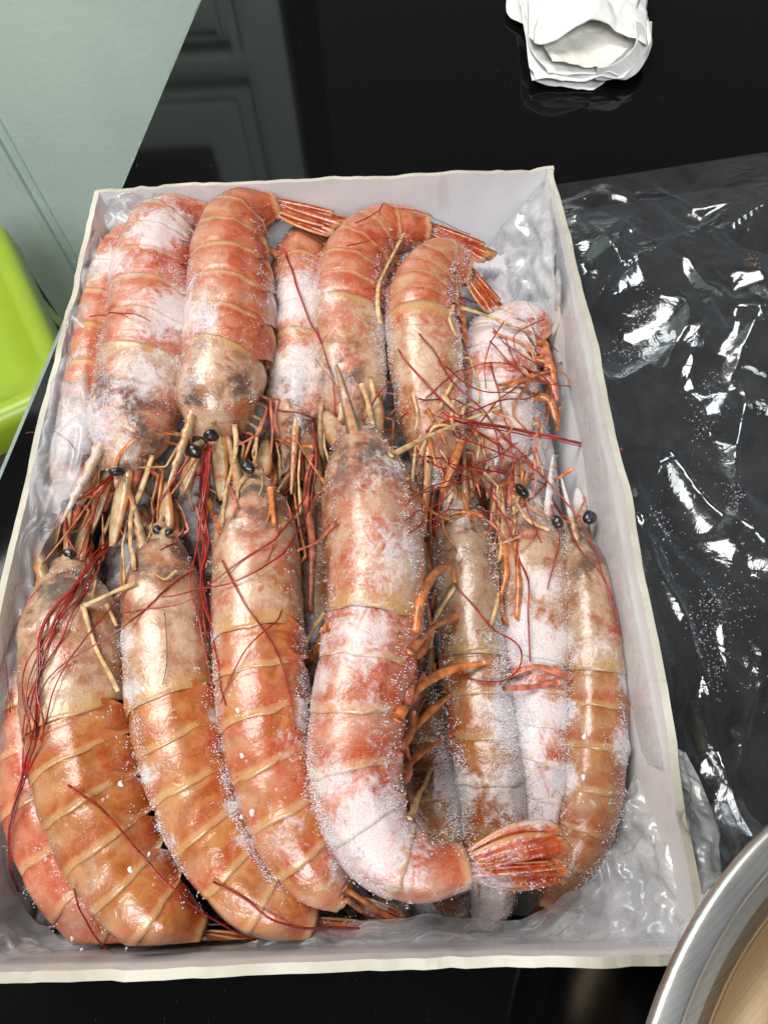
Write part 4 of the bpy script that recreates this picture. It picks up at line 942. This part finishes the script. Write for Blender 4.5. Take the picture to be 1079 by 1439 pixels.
# ------------------------------------------------------------------ steel bowl
def build_bowl():
    cx, cy = .1700, -.2080; R = .1125; zr = .085
    root = empty('steel_bowl', (cx, cy, .0)); tag(root, 'stainless steel bowl with a wide lip at the lower right corner', 'bowl')
    n = 128
    def lathe(name, prof, mat):
        V = []
        for (rr, z) in prof: V += [(cx + rr * math.cos(2 * math.pi * k / n), cy + rr * math.sin(2 * math.pi * k / n), z) for k in range(n)]
        F = grid_faces(len(prof), n, 0, True)
        o = mesh_obj(name, V, F, mat, root); return o
    lip = [(R - .0070, zr - .0036), (R - .0066, zr - .0022), (R - .0060, zr - .0013), (R - .0052, zr - .0010), (R - .0032, zr - .0006), (R - .0014, zr - .0004), (R - .0006, zr - .0007), (R - .0001, zr - .0015), (R, zr - .0026), (R - .0005, zr - .0036), (R - .0014, zr - .0040), (R - .0022, zr - .0034)]
    lathe('rim', lip, M['steel'])
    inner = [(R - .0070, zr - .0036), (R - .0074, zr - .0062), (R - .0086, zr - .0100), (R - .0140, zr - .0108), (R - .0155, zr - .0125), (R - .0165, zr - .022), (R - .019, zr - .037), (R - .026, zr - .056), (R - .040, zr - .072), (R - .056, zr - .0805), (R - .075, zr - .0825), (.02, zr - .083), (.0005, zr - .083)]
    lathe('inside', inner, M['steel_reflect_tint'])
    outer = [(R - .0034, zr - .0046), (R - .0105, zr - .0066), (R - .0118, zr - .011), (R - .0175, zr - .022), (R - .020, zr - .038), (R - .027, zr - .0575), (R - .041, zr - .0738), (R - .057, zr - .0825), (R - .075, zr - .0846), (.0005, zr - .0847)]
    lathe('outside', outer, M['steel'])
build_bowl()

# ------------------------------------------------------------------ crumpled paper napkin
def build_tissue():
    root = empty('paper_napkin', (.15, .33, 0)); tag(root, 'crumpled white paper napkin lying on the black table', 'napkin')
    def sheet(name, c0, c1, z0, seed, amp, mat=M['tissue']):
        A = catmull([at(u, v, z) for u, v, z in c0], 60); B = catmull([at(u, v, z) for u, v, z in c1], 60); V = []
        for i in range(60):
            t = np.linspace(0, 1, 46)[:, None]; V.append(A[i] * (1 - t) + B[i] * t)
        V = np.vstack(V); h = crumple(V[:, :2], 60, seed) * amp * 1.3 + crumple(V[:, :2], 140, seed + 2) * amp * .6
        V[:, 2] = np.maximum(V[:, 2] + h, .0006 + z0)
        o = mesh_obj(name, V, grid_faces(60, 46), mat, root); s = o.modifiers.new('thick', 'SOLIDIFY'); s.thickness = .0005; return o
    sheet('lower_ply', [(716, -40, .003), (712, 18, .003), (738, 40, .004), (746, 119, .002)], [(890, -40, .004), (900, 40, .005), (893, 80, .004), (834, 124, .002)], 0, 3, .0012)
    sheet('ply', [(722, -45, .008), (734, 30, .009), (742, 80, .008), (752, 112, .006)], [(892, -45, .010), (908, 20, .011), (906, 78, .009), (876, 112, .006)], .003, 5, .0016)
    sheet('ply', [(728, -45, .012), (738, 20, .013), (742, 60, .012), (770, 100, .009)], [(890, -45, .014), (912, 30, .016), (908, 72, .012), (868, 104, .009)], .005, 8, .0016)
    # upper ply arches up and leaves a hollow mouth towards the carton
    nu, nv = 70, 40; V = []
    for i in range(nu):
        a = i / (nu - 1)
        bx = 742 + (908 - 742) * a; 
        for j in range(nv):
            t = j / (nv - 1)
            front = 38 + 22 * (abs(a - .5) * 2) ** 2 + 10 * math.sin(a * 7)
            v = -45 + (front + 45) * t
            zz = .012 + .015 * math.sin(math.pi * min(max(a * .96 + .02, 0), 1)) ** .6 * (.35 + .65 * math.sin(math.pi * (.15 + .50 * t)))
            V.append(at(bx + (8 * math.sin(t * 5) if .1 < a < .9 else 0), v, zz))
    V = np.array(V); h = crumple(V[:, :2], 50, 31) * .0022 + crumple(V[:, :2], 140, 33) * .0007; V[:, 2] += h
    o = mesh_obj('upper_ply', V, grid_faces(nu, nv), M['tissue'], root); s = o.modifiers.new('thick', 'SOLIDIFY'); s.thickness = .0006
    # folded ply round the right of the mouth and an inner ply tinted cream for the shading there
    sheet('ply', [(838, 96, .012), (872, 84, .015), (892, 62, .018), (890, 34, .021)], [(836, 112, .005), (888, 106, .006), (912, 72, .008), (914, 34, .010)], .004, 41, .0012)
    sheet('inner_ply', [(752, 30, .016), (758, 60, .014), (775, 92, .011)], [(890, 28, .018), (884, 62, .015), (850, 98, .011)], .007, 47, .0018, M['tissue_shade_tint'])
build_tissue()
